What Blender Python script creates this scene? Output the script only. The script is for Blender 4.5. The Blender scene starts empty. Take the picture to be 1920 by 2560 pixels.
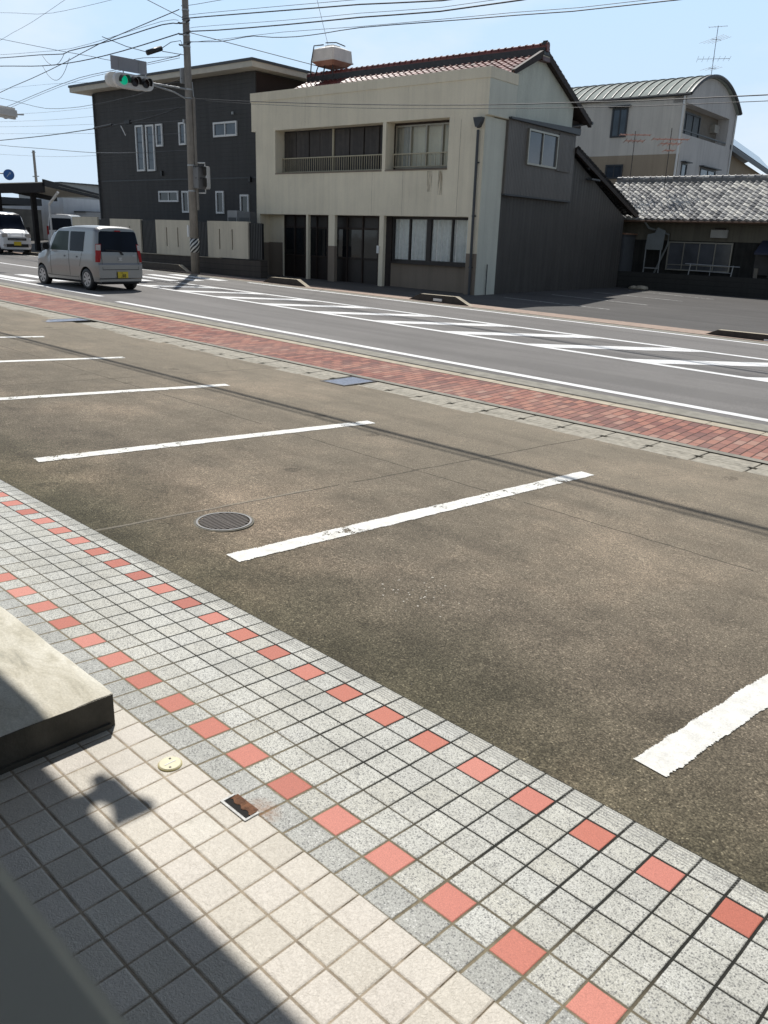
import bpy, math, random
from mathutils import Vector, Matrix
random.seed(7)
C = bpy.context.scene.collection
R = math.radians
# ---------------------------------------------------------------- camera
H = 1.848
F_PX, NAD = 2050.0, (-210.0, 6120.0)
nad = Vector((NAD[0], NAD[1], F_PX)); up_c = -nad.normalized()
fw_c = (Vector((0, 0, 1)) - up_c*up_c.z).normalized()
rt_c = up_c.cross(fw_c)
if rt_c.x < 0: rt_c = -rt_c
A0 = R(-43.5)
ex = rt_c*math.cos(A0) + fw_c*math.sin(A0)
ey = -rt_c*math.sin(A0) + fw_c*math.cos(A0)
W = Matrix((ex, ey, up_c))                       # image-axis vectors -> world
cam_d = bpy.data.cameras.new('camera'); cam = bpy.data.objects.new('camera', cam_d); C.objects.link(cam)
rx, ry, rz = W @ Vector((1, 0, 0)), W @ Vector((0, -1, 0)), W @ Vector((0, 0, -1))
M = Matrix((rx, ry, rz)).transposed().to_4x4(); M.translation = (0, 0, H); cam.matrix_world = M
cam_d.sensor_fit = 'VERTICAL'; cam_d.sensor_height = 36; cam_d.lens = F_PX/2560*36
cam_d.clip_start = 0.02; cam_d.clip_end = 2000
cam_d.dof.use_dof = True; cam_d.dof.focus_distance = 8.0; cam_d.dof.aperture_fstop = 9.0
bpy.context.scene.camera = cam
# ---------------------------------------------------------------- sky, sun, exposure
sc = bpy.context.scene
sc.view_settings.view_transform = 'Standard'; sc.view_settings.look = 'None'
sc.view_settings.exposure = 0.0; sc.view_settings.gamma = 1
sun_dir = Vector((-0.516, 0.402, 1.0)).normalized()
world = bpy.data.worlds.new("World"); sc.world = world; world.use_nodes = True
wn, wl = world.node_tree.nodes, world.node_tree.links
wn.clear()
wo = wn.new('ShaderNodeOutputWorld'); bg = wn.new('ShaderNodeBackground'); sky = wn.new('ShaderNodeTexSky')
sky.sky_type = 'NISHITA'; sky.sun_disc = False
sky.sun_elevation = math.asin(sun_dir.z); sky.sun_rotation = math.atan2(sun_dir.x, sun_dir.y)
sky.air_density = 1.0; sky.dust_density = 0.35; sky.ozone_density = 1.6
bg.inputs['Strength'].default_value = 0.06
tc = wn.new('ShaderNodeTexCoord'); mp = wn.new('ShaderNodeMapping'); mp.inputs['Scale'].default_value = (1.0, 1.0, 2.6)
nz = wn.new('ShaderNodeTexNoise'); nz.inputs['Scale'].default_value = 2.6; nz.inputs['Detail'].default_value = 8; nz.inputs['Roughness'].default_value = 0.55
cr = wn.new('ShaderNodeValToRGB'); cr.color_ramp.elements[0].position = 0.47; cr.color_ramp.elements[1].position = 0.70
cr.color_ramp.elements[1].color = (0.75, 0.75, 0.75, 1)
mx = wn.new('ShaderNodeMixRGB'); mx.inputs['Color2'].default_value = (14.8, 15.8, 17.0, 1)
wl.new(tc.outputs['Generated'], mp.inputs['Vector']); wl.new(mp.outputs['Vector'], nz.inputs['Vector'])
wl.new(nz.outputs['Fac'], cr.inputs['Fac']); wl.new(cr.outputs['Color'], mx.inputs['Fac'])
hz = wn.new('ShaderNodeMixRGB'); hz.inputs['Color2'].default_value = (10.4, 14.4, 18.8, 1)
hz2 = wn.new('ShaderNodeMixRGB'); hz2.inputs['Color2'].default_value = (11.5, 13.5, 15.6, 1)
spz = wn.new('ShaderNodeSeparateXYZ'); wl.new(tc.outputs['Generated'], spz.inputs[0])
rz1 = wn.new('ShaderNodeMapRange'); rz1.inputs['From Min'].default_value = .52; rz1.inputs['From Max'].default_value = .26; rz1.inputs['To Min'].default_value = 0; rz1.inputs['To Max'].default_value = .92
rz2 = wn.new('ShaderNodeMapRange'); rz2.inputs['From Min'].default_value = .26; rz2.inputs['From Max'].default_value = .0; rz2.inputs['To Min'].default_value = 0; rz2.inputs['To Max'].default_value = .9
wl.new(spz.outputs[2], rz1.inputs['Value']); wl.new(spz.outputs[2], rz2.inputs['Value'])
# the sky is brightest and palest on the sun's side, deeper blue behind the viewer
dt = wn.new('ShaderNodeVectorMath'); dt.operation = 'DOT_PRODUCT'; wl.new(tc.outputs['Generated'], dt.inputs[0]); hd_ = Vector((sun_dir.x, sun_dir.y, 0)).normalized(); dt.inputs[1].default_value = hd_
fr_ = wn.new('ShaderNodeMapRange'); fr_.inputs['From Min'].default_value = -.15; fr_.inputs['From Max'].default_value = .6; fr_.inputs['To Min'].default_value = .12; wl.new(dt.outputs['Value'], fr_.inputs['Value'])
def wmul(a, b):
    n = wn.new('ShaderNodeMath'); n.operation = 'MULTIPLY'; wl.new(a, n.inputs[0]); wl.new(b, n.inputs[1]); return n.outputs[0]
f1, f2 = wmul(rz1.outputs[0], fr_.outputs[0]), wmul(rz2.outputs[0], fr_.outputs[0])
wl.new(f1, hz.inputs['Fac']); wl.new(sky.outputs['Color'], hz.inputs['Color1'])
wl.new(f2, hz2.inputs['Fac']); wl.new(hz.outputs['Color'], hz2.inputs['Color1'])
wl.new(hz2.outputs['Color'], mx.inputs['Color1']); wl.new(mx.outputs['Color'], bg.inputs['Color']); wl.new(bg.outputs['Background'], wo.inputs['Surface'])
sl = bpy.data.lights.new('sun', 'SUN'); sl.energy = 4.6; sl.angle = R(0.53); sl.color = (1.0, 0.965, 0.91)
so = bpy.data.objects.new('sun', sl); C.objects.link(so); so.rotation_euler = sun_dir.to_track_quat('Z', 'Y').to_euler(); so.location = (0, 0, 30)

# ---------------------------------------------------------------- material helpers
class NT:
    def __init__(s, name):
        s.m = bpy.data.materials.new(name); s.m.use_nodes = True
        s.n, s.l = s.m.node_tree.nodes, s.m.node_tree.links
        s.b = s.n['Principled BSDF']; s._pos = None
    def link(s, a, b): s.l.new(a, b)
    def put(s, inp, v):
        if hasattr(v, 'is_output'): s.l.new(v, inp)
        elif isinstance(v, (tuple, list)): inp.default_value = (*v, 1) if len(v) == 3 and inp.type == 'RGBA' else v
        else: inp.default_value = v
    def pos(s):
        if s._pos is None: s._pos = s.n.new('ShaderNodeNewGeometry').outputs['Position']
        return s._pos
    def obj(s): return s.n.new('ShaderNodeTexCoord').outputs['Object']
    def math(s, op, a, b=None, c=None):
        n = s.n.new('ShaderNodeMath'); n.operation = op; s.put(n.inputs[0], a)
        if b is not None: s.put(n.inputs[1], b)
        if c is not None: s.put(n.inputs[2], c)
        return n.outputs[0]
    def sep(s, v):
        n = s.n.new('ShaderNodeSeparateXYZ'); s.link(v, n.inputs[0]); return n.outputs
    def comb(s, x, y, z=0.0):
        n = s.n.new('ShaderNodeCombineXYZ'); s.put(n.inputs[0], x); s.put(n.inputs[1], y); s.put(n.inputs[2], z); return n.outputs[0]
    def scale(s, v, sx, sy, sz, rot=0):
        n = s.n.new('ShaderNodeMapping'); s.link(v, n.inputs['Vector']); n.inputs['Scale'].default_value = (sx, sy, sz); n.inputs['Rotation'].default_value = (0, 0, rot); return n.outputs[0]
    def noise(s, v, sc_, det=4, rough=.55, color=False, dist=0):
        n = s.n.new('ShaderNodeTexNoise'); s.link(v, n.inputs['Vector']); n.inputs['Scale'].default_value = sc_; n.inputs['Detail'].default_value = det; n.inputs['Roughness'].default_value = rough; n.inputs['Distortion'].default_value = dist
        return n.outputs['Color' if color else 'Fac']
    def voro(s, v, sc_, out='Distance', feat='F1'):
        n = s.n.new('ShaderNodeTexVoronoi'); n.feature = feat; s.link(v, n.inputs['Vector']); n.inputs['Scale'].default_value = sc_; return n.outputs[out]
    def white(s, v):
        n = s.n.new('ShaderNodeTexWhiteNoise'); s.link(v, n.inputs['Vector']); return n.outputs['Value']
    def ramp(s, f, stops):
        n = s.n.new('ShaderNodeValToRGB'); s.link(f, n.inputs['Fac']); e = n.color_ramp.elements
        while len(e) < len(stops): e.new(.5)
        for k, (p, c) in enumerate(stops):
            e[k].position = p; e[k].color = (*c, 1) if isinstance(c, tuple) else (c, c, c, 1)
        return n.outputs['Color']
    def mix(s, f, a, b, mode='MIX'):
        n = s.n.new('ShaderNodeMixRGB'); n.blend_type = mode; s.put(n.inputs['Fac'], f); s.put(n.inputs['Color1'], a); s.put(n.inputs['Color2'], b); return n.outputs['Color']
    def mul(s, a, b): return s.mix(1.0, a, b, 'MULTIPLY')
    def bump(s, h, dist=.01, strength=1.0, prev=None):
        n = s.n.new('ShaderNodeBump'); s.put(n.inputs['Height'], h); n.inputs['Distance'].default_value = dist; n.inputs['Strength'].default_value = strength
        if prev is not None: s.link(prev, n.inputs['Normal'])
        return n.outputs['Normal']
    def set(s, **k):
        names = dict(col='Base Color', rough='Roughness', metal='Metallic', normal='Normal', spec='Specular IOR Level', alpha='Alpha', coat='Coat Weight', emit='Emission Color', es='Emission Strength', trans='Transmission Weight')
        for a, v in k.items(): s.put(s.b.inputs[names[a]], v)
        return s.m

def simple(name, col, rough=.6, metal=0, vary=.12, vs=3.0, bump=0.0, bs=60, spec=.5, coat=0, streak=0):
    t = NT(name); p = t.pos()
    n = t.noise(p, vs, 6, .6); f = t.ramp(n, [(.3, 1-vary), (.7, 1+vary)])
    c = t.mul(col, f) if False else t.mix(1.0, f, col, 'MULTIPLY')
    if streak:
        st = t.noise(t.scale(p, 5, 5, .35), 1.5, 5, .6)
        c = t.mix(1.0, c, t.ramp(st, [(.42, 1-streak), (.6, 1.0)]), 'MULTIPLY')
    k = dict(col=c, rough=rough, metal=metal, spec=spec, coat=coat)
    if bump: k['normal'] = t.bump(t.noise(p, bs, 4), .004, bump)
    return t.set(**k)

# ---------------------------------------------------------------- mesh helpers
ZB = {}
class MB:
    def __init__(s): s.v = []; s.f = []; s.mi = []
    def q(s, *pts):
        i = len(s.v); s.v += [tuple(p) for p in pts]; s.f.append(tuple(range(i, i+len(pts)))); return s
    def box(s, x0, x1, y0, y1, z0, z1):
        i = len(s.v); s.v += [(x, y, z) for z in (z0, z1) for y in (y0, y1) for x in (x0, x1)]
        for f in ((0, 2, 3, 1), (4, 5, 7, 6), (0, 1, 5, 4), (2, 6, 7, 3), (0, 4, 6, 2), (1, 3, 7, 5)): s.f.append(tuple(i+k for k in f))
        return s
    def prism(s, pts, a0, a1, axis='x'):
        # pts: 2-D outline; axis x: (y,z), y: (x,z), z: (x,y)
        n = len(pts); i = len(s.v)
        for a in (a0, a1):
            for (p, q_) in pts:
                s.v.append({'x': (a, p, q_), 'y': (p, a, q_), 'z': (p, q_, a)}[axis])
        s.f.append(tuple(i+k for k in range(n))); s.f.append(tuple(i+n+k for k in reversed(range(n))))
        for k in range(n): s.f.append((i+k, i+(k+1) % n, i+n+(k+1) % n, i+n+k))
        return s
    def tube(s, pts, r, n=6, r2=None):
        pts = [Vector(p) for p in pts]; i0 = len(s.v); m = len(pts)
        for k, p in enumerate(pts):
            d = (pts[min(k+1, m-1)]-pts[max(k-1, 0)]).normalized()
            u = d.cross(Vector((0, 0, 1)));
            if u.length < 1e-3: u = Vector((1, 0, 0))
            u.normalize(); w = u.cross(d)
            rr = r if r2 is None else r+(r2-r)*k/(m-1)
            for j in range(n):
                a = 2*math.pi*j/n; s.v.append(tuple(p+u*math.cos(a)*rr+w*math.sin(a)*rr))
        for k in range(m-1):
            for j in range(n):
                a, b = i0+k*n+j, i0+k*n+(j+1) % n; s.f.append((a, b, b+n, a+n))
        s.f.append(tuple(i0+j for j in reversed(range(n)))); s.f.append(tuple(i0+(m-1)*n+j for j in range(n)))
        return s
    def sheet(s, xs, ys, zf):
        i = len(s.v)
        for y in ys:
            for x in xs: s.v.append((x, y, zf(x, y)))
        nx = len(xs)
        for b in range(len(ys)-1):
            for a in range(nx-1): k = i+b*nx+a; s.f.append((k, k+1, k+nx+1, k+nx))
        return s
    def build(s, name, mat, parent=None, smooth=False, bevel=0, recalc=True):
        zb = ZB.get(parent.name, 0) if parent else 0
        me = bpy.data.meshes.new(name); me.from_pydata([(a, b, c-zb) for a, b, c in s.v], [], s.f); me.materials.append(mat)
        if recalc:
            import bmesh
            bm = bmesh.new(); bm.from_mesh(me); bmesh.ops.recalc_face_normals(bm, faces=bm.faces)
            if bevel: 
                bmesh.ops.remove_doubles(bm, verts=bm.verts, dist=1e-5)
                bmesh.ops.bevel(bm, geom=[e for e in bm.edges if len(e.link_faces) == 2 and e.calc_face_angle(0) > .5], offset=bevel, segments=2, affect='EDGES', clamp_overlap=True)
            bm.to_mesh(me); bm.free()
        if smooth:
            for p in me.polygons: p.use_smooth = True
        o = bpy.data.objects.new(name, me); C.objects.link(o)
        if parent: o.parent = parent; ZB[o.name] = zb
        return o
def tag(o, label=None, cat=None, group=None, kind=None):
    if label: o['label'] = label
    if cat: o['category'] = cat
    if group: o['group'] = group
    if kind: o['kind'] = kind
    return o
def thing(name, label, cat, loc, rot=0, group=None):
    o = bpy.data.objects.new(name, None); C.objects.link(o); o.location = loc; o.rotation_euler = (0, 0, rot)
    o.empty_display_size = .2; ZB[o.name] = loc[2]
    return tag(o, label, cat, group)
def struct(o): o['kind'] = 'structure'; return o
def copy_tree(o, parent=None):
    c = o.copy(); C.objects.link(c); c.parent = parent
    for ch in o.children: copy_tree(ch, c)
    return c
def lin(a, b, n): return [a+(b-a)*k/n for k in range(n+1)]
def gx(x): return -.0125*x
def zpark(x, y): return .10-.02*y+gx(x)
def zbrick(x, y=0): return -.042+gx(x)
def zroad(x, y=0): return -.11+gx(x)

# ---------------------------------------------------------------- materials
def m_concrete():
    t = NT('parking_concrete'); p = t.pos(); s = t.sep(p)
    big = t.noise(p, .55, 6, .6); mid = t.noise(p, 3.2, 6, .65); fine = t.noise(p, 120, 3, .7); v = t.voro(p, 170, 'Color')
    c = t.ramp(big, [(.32, (.118, .101, .075)), (.5, (.162, .135, .100)), (.66, (.262, .207, .150))])
    c = t.mix(1, c, t.ramp(mid, [(.3, .72), (.7, 1.28)]), 'MULTIPLY')
    c = t.mix(1, c, t.ramp(fine, [(.3, .32), (.5, 1.0), (.68, 2.0)]), 'MULTIPLY')
    c = t.mix(1, c, t.ramp(t.noise(p, 38, 4, .75), [(.32, .72), (.68, 1.3)]), 'MULTIPLY')
    vs = t.sep(v)[0]
    c = t.mix(1, c, t.ramp(vs, [(0, .72), (.8, 1.08), (.93, 1.1), (.97, 1.9)]), 'MULTIPLY')
    # paler, greyer towards the street; damp algae band along the tiled apron
    c = t.mix(t.math('MULTIPLY', t.ramp(t.math('DIVIDE', s[1], 8.0), [(.3, 0.0), (.9, .75)]), .8), c, t.mix(1, (.305, .264, .200), t.ramp(fine, [(.3, .7), (.7, 1.3)]), 'MULTIPLY'))
    yy = t.math('ADD', s[1], t.math('MULTIPLY', t.math('SUBTRACT', t.noise(p, 1.1, 5), .5), 1.1))
    c = t.mix(1, c, t.ramp(t.math('DIVIDE', yy, 5.0), [(.42, (.60, .64, .56)), (.62, (1, 1, 1))]), 'MULTIPLY')
    # oil drips, tyre-darkened lanes, hair cracks
    oil = t.math('MULTIPLY', t.math('LESS_THAN', t.voro(t.scale(p, 1, .8, 1), 1.35), .085), t.math('GREATER_THAN', t.noise(p, 26, 4, .7), .46))
    c = t.mix(t.math('MULTIPLY', oil, .42), c, (.035, .03, .022))
    tyre = t.ramp(t.noise(t.scale(p, .35, 2.2, 1, .35), 1.5, 5, .65), [(.36, .87), (.5, 1.0)])
    c = t.mix(1, c, tyre, 'MULTIPLY')
    wv_ = t.mix(.12, p, t.noise(p, 2.2, 4, .6, color=True), 'ADD')
    ce = t.voro(wv_, .55, 'Distance', 'DISTANCE_TO_EDGE')
    ck = t.math('MULTIPLY', t.math('LESS_THAN', ce, .0022), t.math('GREATER_THAN', t.noise(p, .9, 3), .53))
    c = t.mix(t.math('MULTIPLY', ck, .16), c, (.03, .027, .02))
    # expansion joints
    wob = t.math('MULTIPLY', t.math('SUBTRACT', t.noise(p, 4, 3), .5), .05)
    def line(coord, at, w):
        d = t.math('ABSOLUTE', t.math('SUBTRACT', t.math('ADD', coord, wob), at)); return t.math('LESS_THAN', d, w)
    sx = t.math('ADD', s[0], t.math('MULTIPLY', s[1], -.07))
    m = t.math('MAXIMUM', line(s[1], 4.86, .007), line(sx, -4.6, .008))
    for xx in (-9.6, -14.6, -19.6, .6): m = t.math('MAXIMUM', m, line(sx, xx, .008))
    brk = t.math('GREATER_THAN', t.noise(p, 1.7, 3), .36)
    c = t.mix(t.math('MULTIPLY', t.math('MULTIPLY', m, brk), .75), c, (.045, .04, .032))
    pale = t.math('MULTIPLY', line(sx, -4.615, .012), t.math('LESS_THAN', s[1], 3.8))
    c = t.mix(t.math('MULTIPLY', pale, .45), c, (.33, .30, .25))
    h = t.math('ADD', t.math('MULTIPLY', fine, .6), t.math('MULTIPLY', vs, .5))
    return t.set(col=c, rough=.9, spec=.25, normal=t.bump(h, .006, .8))
def m_asphalt(name, col, tint=1.0):
    t = NT(name); p = t.pos()
    big = t.noise(p, .35, 5, .6); fine = t.noise(p, 90, 3, .7); lane = t.noise(t.scale(p, .06, 1.1, 1), 1.6, 4, .6)
    c = t.mix(1, col, t.ramp(big, [(.3, .88), (.7, 1.12)]), 'MULTIPLY')
    c = t.mix(1, c, t.ramp(lane, [(.35, .87), (.65, 1.10)]), 'MULTIPLY')
    c = t.mix(1, c, t.ramp(fine, [(.3, .62), (.5, 1.0), (.7, 1.4)]), 'MULTIPLY')
    return t.set(col=c, rough=.85, spec=.3, normal=t.bump(fine, .005, .6))
def m_paint(name, thr=.36, base=(.80, .79, .74), edge=0):
    # road paint worn through to the ground below
    t = NT(name); p = t.pos()
    n = t.math('ADD', t.math('MULTIPLY', t.noise(p, 9, 6, .7), .6), t.math('MULTIPLY', t.noise(p, 55, 4, .7), .4))
    n = t.math('ADD', n, t.math('MULTIPLY', t.math('SUBTRACT', t.noise(p, 1.6, 3), .5), .30))
    a = t.ramp(n, [(thr, 0.0), (thr+.02, 1.0)])
    c = t.mix(1, base, t.ramp(t.noise(p, 14, 5, .7), [(.3, .78), (.6, 1.04)]), 'MULTIPLY')
    c = t.mix(t.ramp(t.noise(t.scale(p, 1, 3, 1), 3, 5, .7), [(.52, 0.0), (.75, .4)]), c, (.42, .39, .33))
    c = t.mix(1, c, t.ramp(t.noise(p, 150, 2, .6), [(.3, .85), (.6, 1.05)]), 'MULTIPLY')
    return t.set(col=c, rough=.7, alpha=a, normal=t.bump(t.noise(p, 160, 2), .003, .5))
def m_tiles_grey():
    t = NT('grey_terrazzo_tiles'); p = t.pos(); s = t.sep(p); P_ = .11
    wob = t.math('MULTIPLY', t.math('SUBTRACT', t.noise(p, 12, 2), .5), .0022)
    u = t.math('DIVIDE', t.math('ADD', t.math('SUBTRACT', s[0], -1.318), wob), P_)
    v = t.math('DIVIDE', t.math('ADD', t.math('SUBTRACT', 2.118, s[1]), wob), P_)
    iu, iv = t.math('FLOOR', u), t.math('FLOOR', v); fu, fv = t.math('FRACT', u), t.math('FRACT', v)
    cell = t.comb(iu, iv); rnd = t.white(cell)
    # joint masks, with per-line width
    wu = t.math('MULTIPLY_ADD', t.white(t.comb(t.math('ROUND', u), 3.0)), .016, .026)
    wv = t.math('MULTIPLY_ADD', t.white(t.comb(t.math('ROUND', v), 9.0)), .018, .024)
    du = t.math('SUBTRACT', .5, t.math('ABSOLUTE', t.math('SUBTRACT', fu, .5))); dv = t.math('SUBTRACT', .5, t.math('ABSOLUTE', t.math('SUBTRACT', fv, .5)))
    ju = t.math('LESS_THAN', du, wu); jv = t.math('LESS_THAN', dv, wv)
    joint = t.math('MAXIMUM', ju, jv)
    # terrazzo
    base = t.ramp(rnd, [(0, (.50, .495, .45)), (.5, (.53, .525, .48)), (1, (.555, .555, .515))])
    rn2 = t.white(t.comb(iv, iu, 4.0)); base = t.mix(.22, base, t.mix(1, base, t.ramp(rn2, [(0, (1.04, 1.0, .90)), (.5, (1, 1, 1)), (1, (.94, .97, 1.05))]), 'MULTIPLY'))
    old = t.math('MULTIPLY', t.math('GREATER_THAN', iv, 6.5), 1.0)
    base = t.mix(t.math('MULTIPLY', old, .8), base, (.37, .375, .355))
    base = t.mix(1, base, t.ramp(t.noise(p, 330, 4, .8), [(.34, .45), (.5, 1.0), (.66, 1.4)]), 'MULTIPLY')
    vc = t.sep(t.voro(p, 165, 'Color')); vd = t.voro(p, 165)
    speck = t.math('MULTIPLY', t.math('GREATER_THAN', vc[0], .70), t.math('LESS_THAN', vd, .46))
    base = t.mix(t.math('MULTIPLY', speck, .85), base, t.ramp(vc[1], [(0, (.07, .075, .08)), (1, (.25, .24, .23))]))
    v3 = t.sep(t.voro(p, 300, 'Color'))
    base = t.mix(t.math('MULTIPLY', t.math('GREATER_THAN', v3[0], .8), .55), base, (.14, .14, .135))
    wsp = t.math('MULTIPLY', t.math('GREATER_THAN', vc[2], .86), t.math('LESS_THAN', vd, .4))
    base = t.mix(t.math('MULTIPLY', wsp, .5), base, (.8, .8, .78))
    dirt = t.noise(p, 3.0, 5, .65)
    base = t.mix(1, base, t.ramp(dirt, [(.3, (.82, .82, .80)), (.6, (1.04, 1.04, 1.03))]), 'MULTIPLY')
    # coral red tiles, alternate ones in two courses
    mod = t.math('MODULO', t.math('ADD', iu, 400.0), 2.0)
    is_odd = t.math('GREATER_THAN', mod, .5)
    r1 = t.math('MULTIPLY', t.math('COMPARE', iv, 1.0, .1), is_odd)
    r2 = t.math('MULTIPLY', t.math('COMPARE', iv, 6.0, .1), t.math('SUBTRACT', 1.0, is_odd))
    red = t.math('MAXIMUM', r1, r2)
    rc = t.ramp(rnd, [(0, (.43, .125, .085)), (.35, (.52, .165, .11)), (.7, (.57, .20, .15)), (1, (.64, .26, .20))])
    rc = t.mix(1, rc, t.ramp(t.noise(p, 300, 4, .75), [(.3, .68), (.7, 1.25)]), 'MULTIPLY')
    base = t.mix(red, base, rc)
    g = t.ramp(t.noise(p, 1.5, 4, .6), [(.42, (.035, .034, .028)), (.58, (.17, .145, .10))])
    near_dark = t.ramp(t.math('DIVIDE', t.math('ADD', v, t.math('MULTIPLY', t.noise(p, 1.1, 3), 3.0)), 8.0), [(.72, 0.0), (1.0, 1.0)])
    g = t.mix(near_dark, (.022, .022, .018), (.20, .17, .115))
    g = t.mix(1, g, t.ramp(t.noise(p, 40, 3, .7), [(.3, .7), (.7, 1.35)]), 'MULTIPLY')
    c = t.mix(joint, base, g)
    # rust streak below the floor box
    rd_ = t.math('ADD', t.math('POWER', t.math('DIVIDE', t.math('SUBTRACT', s[0], -1.66), .075), 2.0), t.math('POWER', t.math('DIVIDE', t.math('SUBTRACT', s[1], 1.26), .06), 2.0))
    rust = t.math('MULTIPLY', t.ramp(rd_, [(.1, 1.0), (1.0, 0.0)]), t.ramp(t.noise(p, 60, 4), [(.35, .2), (.6, 1.0)]))
    c = t.mix(t.math('MULTIPLY', rust, .6), c, (.25, .11, .035))
    edge_u = t.ramp(du, [(.02, 0.0), (.06, 1.0)]); edge_v = t.ramp(dv, [(.02, 0.0), (.06, 1.0)])
    hh = t.math('MINIMUM', edge_u, edge_v)
    rib = t.math('MULTIPLY', t.math('COMPARE', iv, 0.0, .1), t.math('MULTIPLY', t.math('LESS_THAN', fv, .62), t.math('SINE', t.math('MULTIPLY', fv, 50.0))))
    c = t.mix(t.math('MULTIPLY', t.math('LESS_THAN', rib, -.35), .55), c, (.16, .16, .15))
    h2 = t.math('ADD', hh, t.math('MULTIPLY', rib, .35))
    h3 = t.math('ADD', h2, t.math('MULTIPLY', t.noise(p, 300, 3), .12))
    return t.set(col=c, rough=t.mix(joint, (.55,)*3, (.95,)*3), spec=.35, normal=t.bump(h3, .0035, .7))
def m_tiles_cream():
    t = NT('cream_porch_tiles'); p = t.pos(); s = t.sep(p); P_ = .11
    wob = t.math('MULTIPLY', t.math('SUBTRACT', t.noise(p, 10, 2), .5), .0018)
    u = t.math('DIVIDE', t.math('ADD', t.math('SUBTRACT', s[0], -1.973), wob), P_)
    v = t.math('DIVIDE', t.math('ADD', t.math('SUBTRACT', 1.2287, s[1]), wob), P_)
    iu, iv = t.math('FLOOR', u), t.math('FLOOR', v); fu, fv = t.math('FRACT', u), t.math('FRACT', v)
    rnd = t.white(t.comb(iu, iv))
    du = t.math('SUBTRACT', .5, t.math('ABSOLUTE', t.math('SUBTRACT', fu, .5))); dv = t.math('SUBTRACT', .5, t.math('ABSOLUTE', t.math('SUBTRACT', fv, .5)))
    ju = t.math('LESS_THAN', du, .026); jv = t.math('MULTIPLY', t.math('LESS_THAN', dv, .033), t.math('GREATER_THAN', v, .5))
    joint = t.math('MAXIMUM', ju, jv)
    base = t.ramp(rnd, [(0, (.60, .555, .475)), (.35, (.635, .59, .51)), (.7, (.65, .60, .53)), (1, (.675, .635, .555))])
    base = t.mix(1, base, t.ramp(t.noise(p, 250, 4, .8), [(.3, .74), (.7, 1.18)]), 'MULTIPLY')
    base = t.mix(1, base, t.ramp(t.noise(p, 2.2, 5, .6), [(.3, .88), (.65, 1.05)]), 'MULTIPLY')
    g = t.mix(1, (.36, .30, .225), t.ramp(t.noise(p, 18, 4, .7), [(.3, .55), (.7, 1.3)]), 'MULTIPLY')
    c = t.mix(joint, base, g)
    c = t.mix(t.math('MULTIPLY', t.ramp(t.noise(p, 7, 6, .7), [(.60, 0.0), (.74, 1.0)]), .28), c, (.26, .22, .165))
    e = t.math('MINIMUM', t.ramp(du, [(.02, 0.0), (.07, 1.0)]), t.math('MAXIMUM', t.ramp(dv, [(.02, 0.0), (.07, 1.0)]), t.math('LESS_THAN', v, .4)))
    wave = t.noise(p, 75, 4, .55, dist=2.2)
    h = t.math('ADD', e, t.math('MULTIPLY', wave, 1.3))
    return t.set(col=c, rough=t.mix(joint, (.5,)*3, (.95,)*3), spec=.4, normal=t.bump(h, .0026, .75))
def m_brick():
    t = NT('red_paving_bricks'); p = t.scale(t.pos(), 1, 1, 1, R(0.9)); s = t.sep(p)
    sx = t.math('ADD', s[0], t.math('MULTIPLY', s[1], .105))
    wob = t.math('MULTIPLY', t.math('SUBTRACT', t.noise(p, 2.5, 3), .5), .02)
    u = t.math('DIVIDE', t.math('ADD', sx, wob), .105); iu = t.math('FLOOR', u)
    v = t.math('ADD', t.math('DIVIDE', t.math('ADD', s[1], wob), .21), t.math('MULTIPLY', t.math('MODULO', t.math('ADD', iu, 2000.0), 2.0), .5)); iv = t.math('FLOOR', v)
    du = t.math('SUBTRACT', .5, t.math('ABSOLUTE', t.math('SUBTRACT', t.math('FRACT', u), .5))); dv = t.math('SUBTRACT', .5, t.math('ABSOLUTE', t.math('SUBTRACT', t.math('FRACT', v), .5)))
    j = t.math('MAXIMUM', t.math('LESS_THAN', du, .075), t.math('LESS_THAN', dv, .025))
    r = t.white(t.comb(iu, iv))
    c = t.ramp(r, [(0, (.16, .08, .075)), (.35, (.245, .108, .09)), (.6, (.32, .135, .105)), (.85, (.39, .18, .13)), (1, (.38, .23, .185))])
    c = t.mix(1, c, t.ramp(t.noise(p, 120, 3, .7), [(.3, .75), (.7, 1.25)]), 'MULTIPLY')
    c = t.mix(t.ramp(t.noise(p, .8, 4), [(.40, .05), (.70, .45)]), c, (.38, .24, .19))
    c = t.mix(t.math('MULTIPLY', j, .85), c, (.055, .035, .03))
    return t.set(col=c, rough=.85, spec=.25, normal=t.bump(t.math('SUBTRACT', 1.0, j), .004, .5))
def m_stucco(name, col, streak=.25, bumpy=.35, spots=0):
    t = NT(name); p = t.pos()
    st = t.noise(t.scale(p, 3.5, 3.5, .18), 1.3, 6, .65); big = t.noise(p, .7, 5, .6); fine = t.noise(p, 55, 4, .7)
    c = t.mix(1, col, t.ramp(st, [(.36, 1-streak), (.56, 1.03)]), 'MULTIPLY')
    c = t.mix(1, c, t.ramp(big, [(.3, .92), (.7, 1.06)]), 'MULTIPLY')
    c = t.mix(1, c, t.ramp(fine, [(.3, .93), (.7, 1.06)]), 'MULTIPLY')
    if spots: c = t.mix(t.ramp(t.noise(t.scale(p, 2.2, 2.2, .3), 2.2, 6, .7), [(.60, 0.0), (.72, spots)]), c, (.16, .12, .06))
    return t.set(col=c, rough=.9, spec=.2, normal=t.bump(fine, .004, bumpy))
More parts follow.
